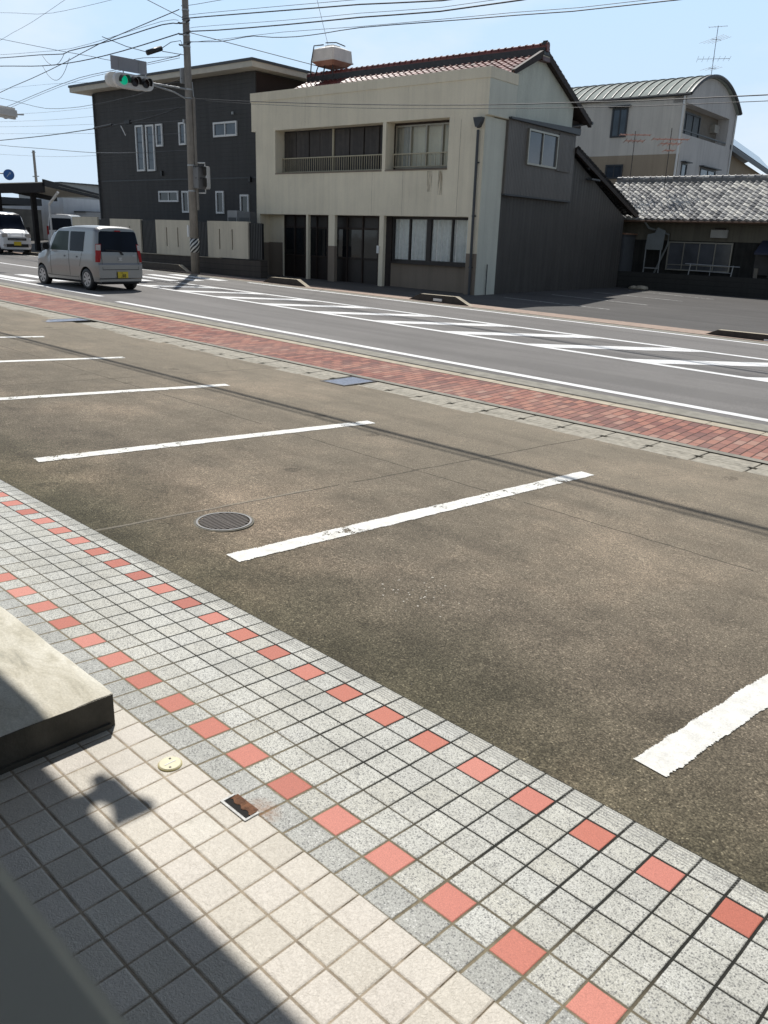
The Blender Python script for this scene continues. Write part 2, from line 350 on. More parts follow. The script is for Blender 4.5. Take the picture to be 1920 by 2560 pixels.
def m_corr(name, col, pitch=.09, horizontal=False, depth=.02, rough=.6, streak=.12, lines=.28):
    # ribbed or lapped cladding; ribs run across the object's own x/y (vertical) or z (horizontal)
    t = NT(name); o = t.obj(); s = t.sep(o)
    co = s[2] if horizontal else t.math('ADD', s[0], s[1])
    ph = t.math('DIVIDE', co, pitch); fr = t.math('FRACT', ph)
    prof = fr if horizontal else t.ramp(fr, [(.0, 0.0), (.15, 1.0), (.6, 1.0), (.75, 0.0)])
    c = t.mix(1, col, t.ramp(t.noise(t.scale(t.pos(), 3, 3, .25), 1.5, 5, .6), [(.35, 1-streak), (.6, 1.04)]), 'MULTIPLY')
    c = t.mix(1, c, t.ramp(t.noise(t.pos(), .9, 4), [(.3, .93), (.7, 1.06)]), 'MULTIPLY')
    lm = t.math('LESS_THAN', fr, .1)
    c = t.mix(t.math('MULTIPLY', lm, lines), c, (.02, .02, .02))
    return t.set(col=c, rough=rough, spec=.35, normal=t.bump(prof, depth, .8))
def m_rooftile(name, cols, rough=.4, spec=.6):
    t = NT(name); a = t.n.new('ShaderNodeAttribute'); a.attribute_name = 'tile'
    r = t.sep(a.outputs['Vector'])[0]; p = t.pos()
    c = t.ramp(r, [(k/(len(cols)-1), cc) for k, cc in enumerate(cols)])
    c = t.mix(1, c, t.ramp(t.noise(p, 14, 5, .7), [(.3, .75), (.7, 1.2)]), 'MULTIPLY')
    return t.set(col=c, rough=t.ramp(t.noise(p, 9, 4), [(.3, rough*.75), (.7, min(1, rough*1.4))]), spec=spec)
def m_glass(name, col=(.012, .014, .016), rough=.05, spec=.8):
    t = NT(name); p = t.pos()
    return t.set(col=t.mix(1, col, t.ramp(t.noise(p, 1.3, 3), [(.3, .7), (.7, 1.4)]), 'MULTIPLY'), rough=rough, spec=spec, normal=t.bump(t.noise(p, 1.1, 2), .012, .25))
def m_clear():
    t = NT('clear_window_glass'); t.n.remove(t.b)
    g = t.n.new('ShaderNodeBsdfGlossy'); g.inputs['Roughness'].default_value = .03; g.inputs['Color'].default_value = (.9, .93, .95, 1)
    tr = t.n.new('ShaderNodeBsdfTransparent'); tr.inputs['Color'].default_value = (.9, .93, .93, 1)
    lw_ = t.n.new('ShaderNodeLayerWeight'); lw_.inputs['Blend'].default_value = .5; mx_ = t.n.new('ShaderNodeMixShader')
    t.l.new(t.math('MULTIPLY_ADD', t.math('POWER', lw_.outputs['Facing'], 4.0), .8, .06), mx_.inputs[0]); t.l.new(tr.outputs[0], mx_.inputs[1]); t.l.new(g.outputs[0], mx_.inputs[2]); t.l.new(mx_.outputs[0], t.n['Material Output'].inputs[0]); return t.m

MAT = dict(
 conc=m_concrete(), asph=m_asphalt('road_asphalt', (.178, .169, .160)), lot=m_asphalt('lot_asphalt', (.093, .088, .083)),
 earth=m_asphalt('far_ground_surface', (.17, .165, .15)),
 paint=m_paint('stall_paint', .405), paint0=m_paint('solid_stall_paint', .335), rpaint=m_paint('road_paint', .30, (.80, .80, .79)), thin=m_paint('faded_line_paint', .44, (.5, .5, .48)),
 grey=m_tiles_grey(), cream=m_tiles_cream(), brick=m_brick(),
 gutter=simple('gutter_concrete', (.26, .245, .205), .9, vary=.25, vs=6, bump=.6, bs=90), kerb=simple('kerb_concrete', (.45, .395, .30), .9, vary=.22, vs=5, bump=.6, bs=80),
 coping=simple('gravelly_gutter_concrete', (.345, .318, .26), .9, vary=.3, vs=14, bump=.9, bs=120),
 farpave=simple('far_pavement_surface', (.36, .27, .215), .9, vary=.2, vs=7, bump=.5),
 fillet=simple('tile_edge_mortar', (.17, .16, .13), .95, vary=.3, vs=12, bump=.6),
 stucco=m_stucco('cream_stucco', (.80, .725, .565), .05, .35, .2), stucco2=m_stucco('green_grey_side_lit_stucco', (.66, .66, .565), .06),
 taupe=m_stucco('taupe_dado_plaster', (.26, .215, .17), .1), gablec=m_corr('pale_ribbed_cladding', (.64, .655, .56), .10, lines=.15, streak=.05),
 ribgrey=m_corr('grey_ribbed_cladding', (.175, .16, .145), .10), darkgrey=m_corr('charcoal_sheet_cladding', (.092, .084, .075), .22, lines=.15, depth=.008, streak=.2),
 navy=m_corr('dark_slate_siding', (.062, .062, .062), .16, horizontal=True, lines=.12, depth=.012, rough=.7),
 brownwall=m_stucco('dark_brown_siding', (.045, .032, .028), .1),
 soffit=simple('cream_soffit_board', (.55, .52, .44), .7, vary=.08), fasc=simple('dark_metal_fascia', (.05, .055, .06), .5, vary=.1),
 redtile=m_rooftile('red_brown_glazed_roof_tiles', [(.09, .02, .018), (.16, .038, .032), (.22, .06, .05)], .42, .6),
 greytile=m_rooftile('silver_grey_roof_tiles', [(.13, .13, .128), (.28, .275, .265), (.44, .43, .40), (.62, .60, .54)], .45, .6),
 darktile=m_rooftile('charcoal_roof_tiles', [(.035, .036, .04), (.06, .062, .066), (.10, .10, .105)], .5, .5),
 barkdark=simple('dark_brown_wood', (.035, .022, .016), .7, vary=.3, vs=8, streak=.3), doorb=simple('dark_brown_door_metal', (.022, .017, .015), .45, vary=.2),
 alu=simple('aluminium_frame', (.36, .34, .29), .4, metal=.6, vary=.08), white=simple('white_window_frame', (.72, .73, .72), .4, vary=.05), cremetal=simple('cream_painted_rail', (.45, .40, .28), .5, vary=.1),
 glass=m_glass('dark_window_glass'), glassb=m_glass('bluish_window_glass', (.05, .065, .085), .06), clear=m_clear(),
 curtain=simple('white_curtain_cloth', (.85, .85, .82), .9, vary=.1, vs=9), beigecurt=simple('beige_curtain_cloth', (.42, .38, .31), .9, vary=.1), room=simple('unlit_room_dark', (.03, .03, .03), .9),
 pole=simple('grey_concrete_pole', (.27, .245, .215), .85, vary=.14, vs=4, bump=.3, streak=.15), metal=simple('galvanised_steel', (.42, .43, .43), .45, metal=.5, vary=.12), dmetal=simple('dark_cast_iron', (.05, .045, .04), .5, metal=.4, vary=.3, vs=30),
 black=simple('black_rubber', (.012, .012, .013), .55, vary=.2), blackp=simple('black_painted_metal', (.016, .016, .017), .4, vary=.1), cable=simple('black_cable_sheath', (.03, .032, .036), .6), cableg=simple('grey_weathered_cable', (.16, .17, .18), .6),
 whitep=simple('white_sign_paint', (.70, .70, .68), .5, vary=.06), sigbody=simple('grey_signal_housing', (.66, .65, .62), .5, vary=.1), lensoff=simple('unlit_signal_lens', (.02, .012, .012), .25, vary=.1),
 fence=m_stucco('cream_wall_panel_render', (.62, .565, .455), .1, .3), block=m_corr('dark_stone_block_base', (.085, .072, .062), .2, horizontal=True, lines=.5, depth=.01, rough=.9), slit=simple('dark_slot_recess', (.06, .05, .035), .9), ac=simple('outdoor_unit_grey_paint', (.30, .305, .31), .5), 
 wallbar=m_stucco('barrel_house_pale_wall', (.66, .615, .545), .08), wallbar2=m_stucco('barrel_house_brown_wall', (.37, .30, .22), .08), wallbarside=m_stucco('barrel_house_end_wall', (.58, .56, .54), .08),
 barroof=simple('green_grey_metal_roof', (.30, .335, .31), .8, metal=0, spec=.15, vary=.12), 
 oldwall=m_stucco('old_grey_plaster', (.17, .155, .12), .2), lowwall=m_corr('dark_concrete_block_wall', (.045, .045, .042), .2, horizontal=True, lines=.5, rough=.95), oldwood=simple('weathered_dark_boards', (.035, .034, .03), .9, vary=.3, streak=.4),
 rust=simple('rusty_iron', (.17, .075, .035), .85, vary=.45, vs=60, bump=.8, bs=200), bluesign=simple('blue_sign_enamel', (.02, .10, .33), .4), pink=simple('pinkish_antenna_metal', (.52, .30, .24), .4, metal=.2),
 tank=simple('weathered_tank_plastic', (.74, .68, .62), .6, vary=.12), tankb=simple('pinkish_tank_underside', (.40, .22, .17), .7, vary=.15), tanktop=simple('white_tank_lid', (.72, .71, .68), .5),
 sill=simple('beige_painted_sill', (.80, .77, .66), .75, vary=.04), shopw=m_stucco('shop_wall_render', (.13, .125, .11), .05), eave=simple('shop_eave_board', (.10, .095, .085), .7),
)
def m_stepblock():
    t = NT('stained_cast_concrete'); p = t.pos(); s = t.sep(p)
    n = t.noise(t.scale(p, .9, 2.6, 1, .25), 3.2, 7, .68, dist=1.2)
    c = t.ramp(n, [(.30, (.36, .345, .29)), (.43, (.54, .51, .42)), (.55, (.66, .63, .54)), (.72, (.70, .68, .60))])
    e = t.ramp(t.math('ADD', s[1], t.math('MULTIPLY', t.noise(p, 9, 5), .12)), [(1.08/2, 0), (.99, 0)])
    c = t.mix(t.ramp(t.noise(p, 1.4, 5), [(.5, 0.0), (.75, .35)]), c, (.42, .36, .25))
    c = t.mix(1, c, t.ramp(t.noise(p, 130, 3), [(.3, .88), (.7, 1.1)]), 'MULTIPLY')
    return t.set(col=c, rough=.9, spec=.2, normal=t.bump(t.noise(p, 45, 5, .7), .006, .6))
MAT['step'] = m_stepblock()
def m_blockside():
    t = NT('shaded_block_side'); p = t.pos()  # side of the step painted dark: the shade of its sunless face
    return t.set(col=t.mix(1, (.075, .07, .058), t.ramp(t.noise(p, 7, 6), [(.3, .6), (.7, 1.35)]), 'MULTIPLY'), rough=.9, normal=t.bump(t.noise(p, 60, 4), .004, .6))
MAT['stepside'] = m_blockside()
def m_stripes():
    t = NT('black_white_warning_band'); s = t.sep(t.obj())
    ang = t.math('ARCTAN2', s[1], s[0]); k = t.math('FRACT', t.math('ADD', t.math('MULTIPLY', ang, .95), t.math('MULTIPLY', s[2], -6.2)))
    return t.set(col=t.mix(t.math('LESS_THAN', k, .5), (.02, .02, .02), (.6, .6, .57)), rough=.5)
MAT['stripes'] = m_stripes()
t_ = NT('green_lit_signal_lens'); MAT['green'] = t_.set(col=(.0, .30, .17), rough=.3, emit=(.0, .62, .34), es=.42)

# ================================================================= GROUND
def strip(name, mat, xs, y0f, y1f, zf, ny=1, kind=True):
    m = MB(); i = 0
    ys = ny
    for x in xs:
        for k in range(ny+1):
            y = y0f(x)+(y1f(x)-y0f(x))*k/ny; m.v.append((x, y, zf(x, y)))
    for a in range(len(xs)-1):
        for k in range(ny):
            b = a*(ny+1)+k; m.f.append((b, b+ny+1, b+ny+2, b+1))
    o = m.build(name, mat, recalc=False)
    return struct(o)
cst = lambda v: (lambda x: v)
XS = [-120, -80, -60, -40, -30, -20, -10, 0, 8, 20]
g = MB(); g.sheet([-700, -300, -120, -60, -30, 0, 20, 60, 300, 700], [-300, -60, 0, 10, 18, 40, 80, 300, 900], lambda x, y: -.19-.0125*max(min(x, 20), -120)); struct(g.build('ground', MAT['earth'], recalc=False))
drainy = lambda x: 7.03 if x > -9 else 7.03+(-9-x)*(-.055)*1.0
y_dn = lambda x: 7.26+.033*(x+2.3) if x > -20 else 6.68        # parking / gutter covers
y_bn = lambda x: 7.80 if x > -12 else 7.80-(x+12)*-.0
y_bf = lambda x: 8.87-.02*(x+2.6) if x > -26 else 9.34
y_ko = lambda x: 9.10-.02*(x+2.6) if x > -26 else 9.57
y_go = lambda x: 9.80-.02*(x+2.6) if x > -26 else 10.27
XN = [-120, -80, -50, -26, -20, -12, -6, 0, 8, 20]
pk = MB(); pk.sheet(lin(-60, 20, 16), [2.118, 3, 4, 5, 6, 6.6, 7.3], lambda x, y: zpark(x, y)); struct(pk.build('parking_lot', MAT['conc'], recalc=False))
strip('gutter_bed', MAT['fillet'], XN, y_dn, y_bn, lambda x, y: zbrick(x)-.025)
strip('brick_pavement', MAT['brick'], XN, y_bn, y_bf, lambda x, y: zbrick(x)+.004)
strip('pavement_edging', MAT['gutter'], XN, lambda x: y_bn(x)-.10, lambda x: y_bn(x), lambda x, y: zbrick(x)+.008)
kb = MB()
for a in range(len(XN)-1): pass
xk = -60.0
while xk < 16:
    x1 = xk+.6
    z0, z1 = zbrick(xk), zbrick(x1); i = len(kb.v)
    for (x, z) in ((xk+.004, z0), (x1-.004, z1)):
        kb.v += [(x, y_bf(x), z+.008), (x, y_ko(x)-.02, z+.008), (x, y_ko(x), z-.012), (x, y_ko(x), z-.12)]
    kb.f += [(i, i+4, i+5, i+1), (i+1, i+5, i+6, i+2), (i+2, i+6, i+7, i+3)]
    xk = x1
struct(kb.build('kerb', MAT['kerb'], recalc=False))
strip('kerb_edge_strip', simple('dark_kerb_strip', (.05, .045, .035), .95), XN, lambda x: y_ko(x)-.055, lambda x: y_ko(x)-.002, lambda x, y: zbrick(x)+.012)  # dark strip laid along the outer top edge of the kerb
strip('gutter', MAT['gutter'], XN, y_ko, y_go, lambda x, y: zroad(x)+.004)
strip('road', MAT['asph'], XN, lambda x: y_ko(x), cst(18.35), zroad, ny=3)
strip('far_gutter', MAT['gutter'], XN, cst(18.25), cst(18.62), lambda x, y: zroad(x)+.004)
strip('far_pavement', MAT['farpave'], XN, cst(18.6), cst(19.45), lambda x, y: zroad(x)+.012)
strip('far_lot', MAT['lot'], XN, cst(19.4), cst(60), lambda x, y: zroad(x)+.006, ny=2)
# apron of tiles and porch
zg = lambda x, y: .1394+.065*(2.118-y)-.005*(x+1.3)
ap = MB()
for (x0, x1) in ((-9.0, 3.0),):
    ap.v += [(x0, 2.118, zg(x0, 2.118)), (x1, 2.118, zg(x1, 2.118)), (x1, 1.1, zg(x1, 1.1)), (x0, 1.1, zg(x0, 1.1)), (x0, 2.118, -.05), (x1, 2.118, -.05)]
    ap.f += [(0, 1, 2, 3), (0, 4, 5, 1)]
struct(ap.build('tiled_apron', MAT['grey']))
po = MB()
xa = -1.973-.11*40
x = xa
po.prism([(xa-3, 1.16), (3.0, 1.16), (3.0, -.35), (xa-3, -.35)], .0, .2178, 'z')
while x < 3:        # nosing tiles, each a little bevelled, with small chips of mortar missing between
    j = random.uniform(-.0015, .0015)
    po.prism([(1.16, .2178), (1.2205+j, .2178), (1.2245+j, .2135), (1.2245+j, .202), (1.16, .202)], x+.0009, x+.11-.0009, 'x')
    x += .11
struct(po.build('porch_floor', MAT['cream']))

# ---- painted markings
def marking(name, mat, quads, zf, dz=.004, jag=0):
    m = MB()
    for qd in quads:
        if jag:
            (a, b, c_, d) = [Vector(p) for p in qd]; n = 700; e0, e1 = [], []; w_ = (c_-b).normalized(); u_ = (b-a).normalized()
            lo = [[random.uniform(-1, 1) for _ in range(60)] for _ in range(2)]
            def lf(k, r_): x_ = k/n*58; j = int(x_); f_ = x_-j; f_ = f_*f_*(3-2*f_); return lo[r_][j]*(1-f_)+lo[r_][j+1]*f_
            for k in range(n+1):
                t = k/n; e0.append(a.lerp(b, t)+w_*(random.gauss(0, 1.0)*jag*.45+lf(k, 0)*jag*.8)); e1.append(d.lerp(c_, t)+w_*(random.gauss(0, 1.0)*jag*.45+lf(k, 1)*jag*.8))
            pts = e0; i = len(m.v)
            for k in range(n+1):
                for e in (e0[k], e1[k]): m.v.append((e.x, e.y, zf(e.x, e.y)+dz))
            for k in range(n): m.f.append((i+2*k, i+2*k+2, i+2*k+3, i+2*k+1))
        else:
            m.q(*[(p[0], p[1], zf(p[0], p[1])+dz) for p in qd])
    return struct(m.build(name, mat, recalc=False))
def bar(x0, y0, x1, y1, w):
    d = Vector((x1-x0, y1-y0)).normalized(); n = Vector((-d.y, d.x))*w/2
    return [(x0-n.x, y0-n.y), (x1-n.x, y1-n.y), (x1+n.x, y1+n.y), (x0+n.x, y0+n.y)]
for (x0, y0, x1, y1) in ((-1.02, 2.51, -.72, 5.95), (-3.585, 2.545, -3.35, 6.0), (-6.16, 2.57, -5.78, 5.86), (-8.72, 2.6, -8.24, 5.85), (-11.3, 2.62, -10.74, 5.87), (-13.9, 2.65, -13.26, 5.87), (-16.5, 2.7, -15.8, 5.9), (-19.1, 2.7, -18.4, 5.9)):
    marking('stall_line', MAT['paint'] if x0 < -2 else MAT['paint0'], [bar(x0, y0, x1, y1, .135)], zpark, jag=.0055)
marking('edge_line', MAT['rpaint'], [bar(-19.2, 10.42, 15, 9.72, .17)], zroad)
marking('edge_line', MAT['rpaint'], [bar(-27.4, 10.85, -20.6, 10.75, .17)], zroad)
marking('edge_line', MAT['rpaint'], [bar(-24.1, 18.1, 15, 18.1, .16)], zroad)
lowy = lambda x: 13.15-.031*(x+4.5); upy = lambda x: 15.72+.01*(x+5.4)
marking('hatching_border', MAT['rpaint'], [bar(-24.8, lowy(-24.8), 14, lowy(14), .17)], zroad)
marking('hatching_border', MAT['rpaint'], [bar(-24.6, upy(-24.6), 14, upy(14), .17)], zroad)
hs = []
x = -25.0+.05
xs_h = [-24.0+k*2.13 for k in range(18)]
for x in xs_h:
    y0 = lowy(x)+.08; y1 = upy(x)-.09; dx = (y1-y0)*.86
    hs.append([(x, y0), (x+.62, y0), (x+.62+dx, y1), (x+dx, y1)])
marking('hatching_stripes', MAT['rpaint'], hs, zroad, .0045)
marking('crosswalk', MAT['rpaint'], [bar(-29.1+.1*k, 11.3+.92*k, -25.9+.12*k, 11.3+.92*k, .44) for k in range(8)], zroad)
marking('centre_line', MAT['rpaint'], [bar(-60, 14.5, -32.4, 14.35, .17), bar(-60, 18.3, -30.5, 18.25, .16), bar(-60, 11.3, -31, 11.1, .17)], zroad)
marking('stop_line', MAT['rpaint'], [bar(-31.6, 14.6, -31.6, 18.1, .4)], zroad)
marking('lot_bay_lines', MAT['thin'], [bar(-16.5, 22.75, -12.44, 22.44, .09), bar(-16.7, 25.9, -12.76, 25.43, .09), bar(-16.9, 29.1, -13.07, 28.6, .09), bar(-16.9, 31.9, -13.02, 31.1, .09)], lambda x, y: zroad(x)+.006)

# ---- gutter cover slabs
cs = None; n_c = 0
x = -.30
cov = []
while x > -30:
    cov.append(x); x -= .497
def cover_mesh(w, mat):
    m = MB(); d = .71
    m.prism([(-w/2, 0), (-.06, 0), (-.04, .035), (.04, .035), (.06, 0), (w/2, 0), (w/2, d), (.06, d), (.04, d-.0), (-.04, d-.0), (-.06, d), (-w/2, d)], -.09, 0, 'z'); return m
proto = None
for k, x in enumerate(cov):
    if abs(x+7.72) < .25 or abs(x+15.45) < .25: continue
    y0 = y_dn(x); z = zbrick(x)
    if proto is None:
        m = MB(); w = .487; d = .62; sl_ = .02
        for (a, b, c_, d_) in (((-w/2, 0), (w/2, 0), (w/2, .26), (-w/2, .26)), ((-w/2+.03, .26), (w/2-.03, .26), (w/2-.03, .34), (-w/2+.03, .34)), ((-w/2, .34), (w/2, .34), (w/2, d), (-w/2, d))):
            m.prism([a, b, c_, d_], -.08, 0, 'z')
        proto = m.build('gutter_cover', MAT['coping'], bevel=.004)
        tag(proto, 'rough grey concrete gutter cover slab between parking lot and red brick pavement', 'gutter cover', 'gutter cover slabs in a row'); o = proto
    else:
        o = proto.copy(); C.objects.link(o)
    o.location = (x, y0+.005, z-.003+random.uniform(-.002, .002)); o.rotation_euler = (0, R(.716), random.uniform(-.004, .004)); o.scale = (1, (y_bn(x)-.105-y0)/.62, 1)
def grate(x, label):
    y0 = y_dn(x); z = zbrick(x)+.004
    t = thing('gutter_grate', label, 'grate', (x, y0, z), 0)
    m = MB(); w, d = .46, y_bn(x)-.12-y0
    for (a, b, c_, d_) in ((-w/2, -w/2+.03, 0, d), (w/2-.03, w/2, 0, d), (-w/2+.03, w/2-.03, 0, .03), (-w/2+.03, w/2-.03, d-.03, d)): m.box(a, b, c_, d_, z-.04, z+.002)
    m.build('frame', MAT['dmetal'], t)
    m = MB(); k = 0
    yy = .045
    while yy < d-.04: m.box(-w/2+.03, w/2-.03, yy, yy+.014, z-.03, z); yy += .024
    for xx in (-.1, 0, .1): m.box(xx-.004, xx+.004, .03, d-.03, z-.032, z-.002)
    m.build('bars', simple('blue_grey_steel', (.26, .30, .38), .45, metal=.4, vary=.2, vs=20), t)
grate(-7.72, 'bluish steel gutter grate sunk among the pale gutter slabs beside the brick pavement')
grate(-15.45, 'dark edged gutter grate farthest left, near where the brick pavement passes the silver car')

# ---- round drain in the parking lot
t = thing('round_drain', 'round iron drain grating with pale ring set in the parking concrete', 'drain', (-4.13, 2.875, zpark(-4.13, 2.875)+.003))
z0 = ZB[t.name]
def ring(m, r0, r1, z, n=48, h=.01):
    i = len(m.v)
    for k in range(n):
        a = 2*math.pi*k/n
        for (r, zz) in ((r0, z-h), (r0, z), (r1, z), (r1, z-h)): m.v.append((r*math.cos(a), r*math.sin(a), zz))
    for k in range(n):
        a = i+4*k; b = i+4*((k+1) % n)
        for q_ in range(3): m.f.append((a+q_, b+q_, b+q_+1, a+q_+1))
m = MB(); ring(m, .163, .176, z0+.005); m.build('rim', simple('worn_steel_rim', (.22, .215, .21), .5, metal=.3), t)
m = MB(); ring(m, .178, .190, z0+.002); m.build('mortar_ring', MAT['fillet'], t)
m = MB()
for k in range(-6, 7):
    xx = k*.0235; hw = math.sqrt(max(0, .154**2-xx*xx)); m.box(xx-.007, xx+.007, -hw, hw, z0-.001, z0+.0045)
m.box(-.15, .15, -.006, .006, z0-.006, z0+.003); m.build('grating', simple('brown_cast_iron', (.075, .062, .052), .6, metal=.3, vary=.3, vs=40), t)
m = MB(); n = 32
m.q(*[(.154*math.cos(2*math.pi*k/n), .154*math.sin(2*math.pi*k/n), z0-.0015) for k in range(n)]); m.build('pit_shade_disc', simple('pit_shade_black', (.015, .014, .012), .9), t)  # flat black disc on the concrete, painted for the shade in the pit

# ---- porch details
t = thing('cleanout_cap', 'round cream plastic cleanout cap on the porch tiles', 'pipe cap', (-2.018, 1.168, .2178))
m = MB(); pts = []
def disc(m, cx, cy, r, z0, z1, n=32, bev=.002):
    i = len(m.v)
    for (rr, zz) in ((r, z0), (r, z1-bev), (r-bev, z1)):
        for k in range(n): a = 2*math.pi*k/n; m.v.append((cx+rr*math.cos(a), cy+rr*math.sin(a), zz))
    for q_ in range(2):
        for k in range(n): m.f.append((i+q_*n+k, i+q_*n+(k+1) % n, i+(q_+1)*n+(k+1) % n, i+(q_+1)*n+k))
    m.f.append(tuple(i+2*n+k for k in range(n)))
disc(m, 0, 0, .0385, .2178, .2225); m.build('rim', simple('ochre_cap_rim', (.50, .43, .20), .5), t)
m = MB(); disc(m, 0, 0, .0355, .2225, .2248); cap = m.build('lid', simple('cream_cap_plastic', (.66, .62, .42), .45, vary=.05, vs=50), t)
m = MB(); m.box(-.002, .002, -.02, .02, .2248, .2258); m.build('rib', MAT['whitep'], t)
for (a, b) in ((.020, -.012), (-.020, .012)):
    m = MB(); disc(m, a, b, .0042, .2248, .2256, 12, .0005); m.build('screw', MAT['dmetal'], t)
t = thing('floor_box', 'open white rimmed metal box with rusty flap at the porch edge', 'drain box', (-1.695, 1.205, .2178))
m = MB(); a0, a1, b0, b1 = -.062, .062, -.028, .024
for (p0, p1, q0, q1) in ((a0, a1, b0, b0+.008), (a0, a0+.007, b0+.008, b1), (a1-.007, a1, b0+.008, b1)): m.box(p0, p1, q0, q1, .17, .2215)
m.build('frame', simple('chipped_white_enamel', (.50, .50, .48), .5, vary=.3, vs=60), t)
m = MB(); m.q((a0+.007, b0+.008, .2182), (a1-.007, b0+.008, .2182), (a1-.007, b1, .2182), (a0+.007, b1, .2182)); m.build('opening', simple('box_shade_black', (.008, .007, .006), .9), t)  # flat black sheet painted for the shade inside the open box
m = MB(); n = 14
for k in range(n+1):
    xx = a0+.01+(a1-a0-.02)*k/n; m.v += [(xx, .001+.004*math.sin(k*1.3)+.003*random.random(), .2195), (xx, b1+.006, .2225)]
for k in range(n): m.f.append((2*k, 2*k+2, 2*k+3, 2*k+1))
m.build('rusty_flap', MAT['rust'], t)
t = thing('concrete_step', 'low stained concrete step block with side painted dark as in shade at the left of the porch', 'step', (-2.34, 1.155, .2178))
m = MB()
nx, ny = 60, 24
def stz(x, y):
    e = min(1, (1.155-y)/.02, (-2.34-x)/.012)
    return .352-.010*(1-max(0, e))+.0025*math.sin(x*9)*math.sin(y*13)
xs = [-7.5+k*(7.5-2.34)/(nx) for k in range(nx+1)]
ys_ = [-.3+(1.155+.3)*k/ny for k in range(ny)]+[1.145, 1.155]
i = 0
for y in ys_:
    for x in xs:
        jy = random.uniform(-.003, .003) if y > 1.15 else 0
        m.v.append((x+2.34, y+jy-1.155, stz(x, y)))
nx1 = len(xs)
for b in range(len(ys_)-1):
    for a in range(nx1-1): k = b*nx1+a; m.f.append((k, k+1, k+nx1+1, k+nx1))
m.build('top', MAT['step'], t, smooth=True)
m = MB(); m.box(-5.16, -.001, -1.455, -.002, .15, .341); m.prism([(-1.455, .2178), (-.02, .2178), (-.02, .236), (-1.455, .236)], -.001, .010, 'x')
m.build('side', MAT['stepside'], t)
# mortar and debris flecks on the tiles
m = MB()
for k in range(46):
    x, y = random.gauss(-2.62, .14), random.gauss(2.98, .13)
    s_ = random.uniform(.002, .008); z = zpark(x, y)+.003; a = random.random()*3
    m.q(*[(x+s_*math.cos(a+b)*random.uniform(.6, 1.2), y+s_*math.sin(a+b)*random.uniform(.6, 1.2), z+random.uniform(0, .002)) for b in (0, 1.3, 2.7, 4.2)])
tag(m.build('paint_flakes', simple('pale_paint_chips', (.62, .58, .50), .8), recalc=False), 'scatter of pale paint flakes on the parking concrete near the second nearest stall line', 'debris', kind='stuff')

m = MB()
for k in range(420):
    x, y = random.uniform(-11, .5), random.uniform(2.14, 7.1); s_ = random.uniform(.002, .0065)
    if random.random() < .35: y = 2.14+abs(random.gauss(0, .12))
    z = zpark(x, y); a = random.random()*3; i = len(m.v)
    m.v += [(x+s_*math.cos(a+b), y+s_*math.sin(a+b)*.8, z) for b in (0, 1.6, 3.1, 4.7)]+[(x, y, z+s_*.9)]
    m.f += [(i, i+1, i+4), (i+1, i+2, i+4), (i+2, i+3, i+4), (i+3, i, i+4)]
tag(m.build('grit', simple('pale_grit', (.34, .31, .26), .9, vary=.4, vs=20), recalc=False), 'loose grit and small pebbles scattered over the parking concrete', 'grit', kind='stuff')
# ---- shop building the picture is taken from
sh = thing('shop_building', 'beige shop building with the window sill seen at bottom left', 'building', (0, -.3, .2178))
m = MB(); m.box(-2.3, 3, -.1, .376, .2178, 1.60); m.build('wall', MAT['shopw'], sh)
m = MB(); m.box(-2.3, 3, -.12, .384, 1.60, 1.628); m.build('window_sill', MAT['sill'], sh, bevel=.006)
m = MB(); m.box(-8, 3, -4, 2.59, 3.73, 3.85); m.build('eave', MAT['eave'], sh)
m = MB(); m.box(-8, -2.3, -.3, .37, .0, 3.73).box(1.3, 3, -.3, 2.35, .0, 3.73); m.build('wall_and_shade_wing', MAT['shopw'], sh)  # right-hand wing is added out of view to block sky light from the porch
m = MB(); m.box(-8, 3, -4, -2.2, .0, 3.73); m.build('back_wall', MAT['shopw'], sh)
# unseen plate under the eave, cut to the outline of the shadow it casts
S = [(-2.05, .825), (-2.0, .825), (-2.035, .885), (-2.06, .93), (-2.05, .95), (-1.99, .955), (-1.955, .94), (-1.87, .90), (-1.868, 1.01), (-1.90, 1.03), (-1.96, 1.0), (-2.08, 1.0), (-2.095, .985), (-2.13, .985), (-2.125, .96), (-2.075, .935)]
S = [(-2.10, .825), (-2.00, .825), (-1.985, .87), (-2.015, .905), (-1.99, .93), (-1.955, .938), (-1.868, .90), (-1.860, 1.012), (-1.905, 1.025), (-1.965, .998), (-2.075, 1.003), (-2.09, .985), (-2.13, .982), (-2.13, .963), (-2.075, .945), (-2.07, .90)]
yp = 2.36
pts = []
for (sx_, sy_) in S:
    z = .2178+(yp-sy_)/.402; pts.append((sx_-.516*(z-.2178), z))
lt = thing('eave_shadow_plate', 'unseen dark plate hung from the shop eave, cut to the shape of a shadow on the porch', 'shadow plate', (pts[0][0], yp, pts[9][1]))
m = MB(); m.prism([(a-pts[0][0], b) for a, b in pts], -.012, .012, 'y'); m.build('plate_body', MAT['blackp'], lt)

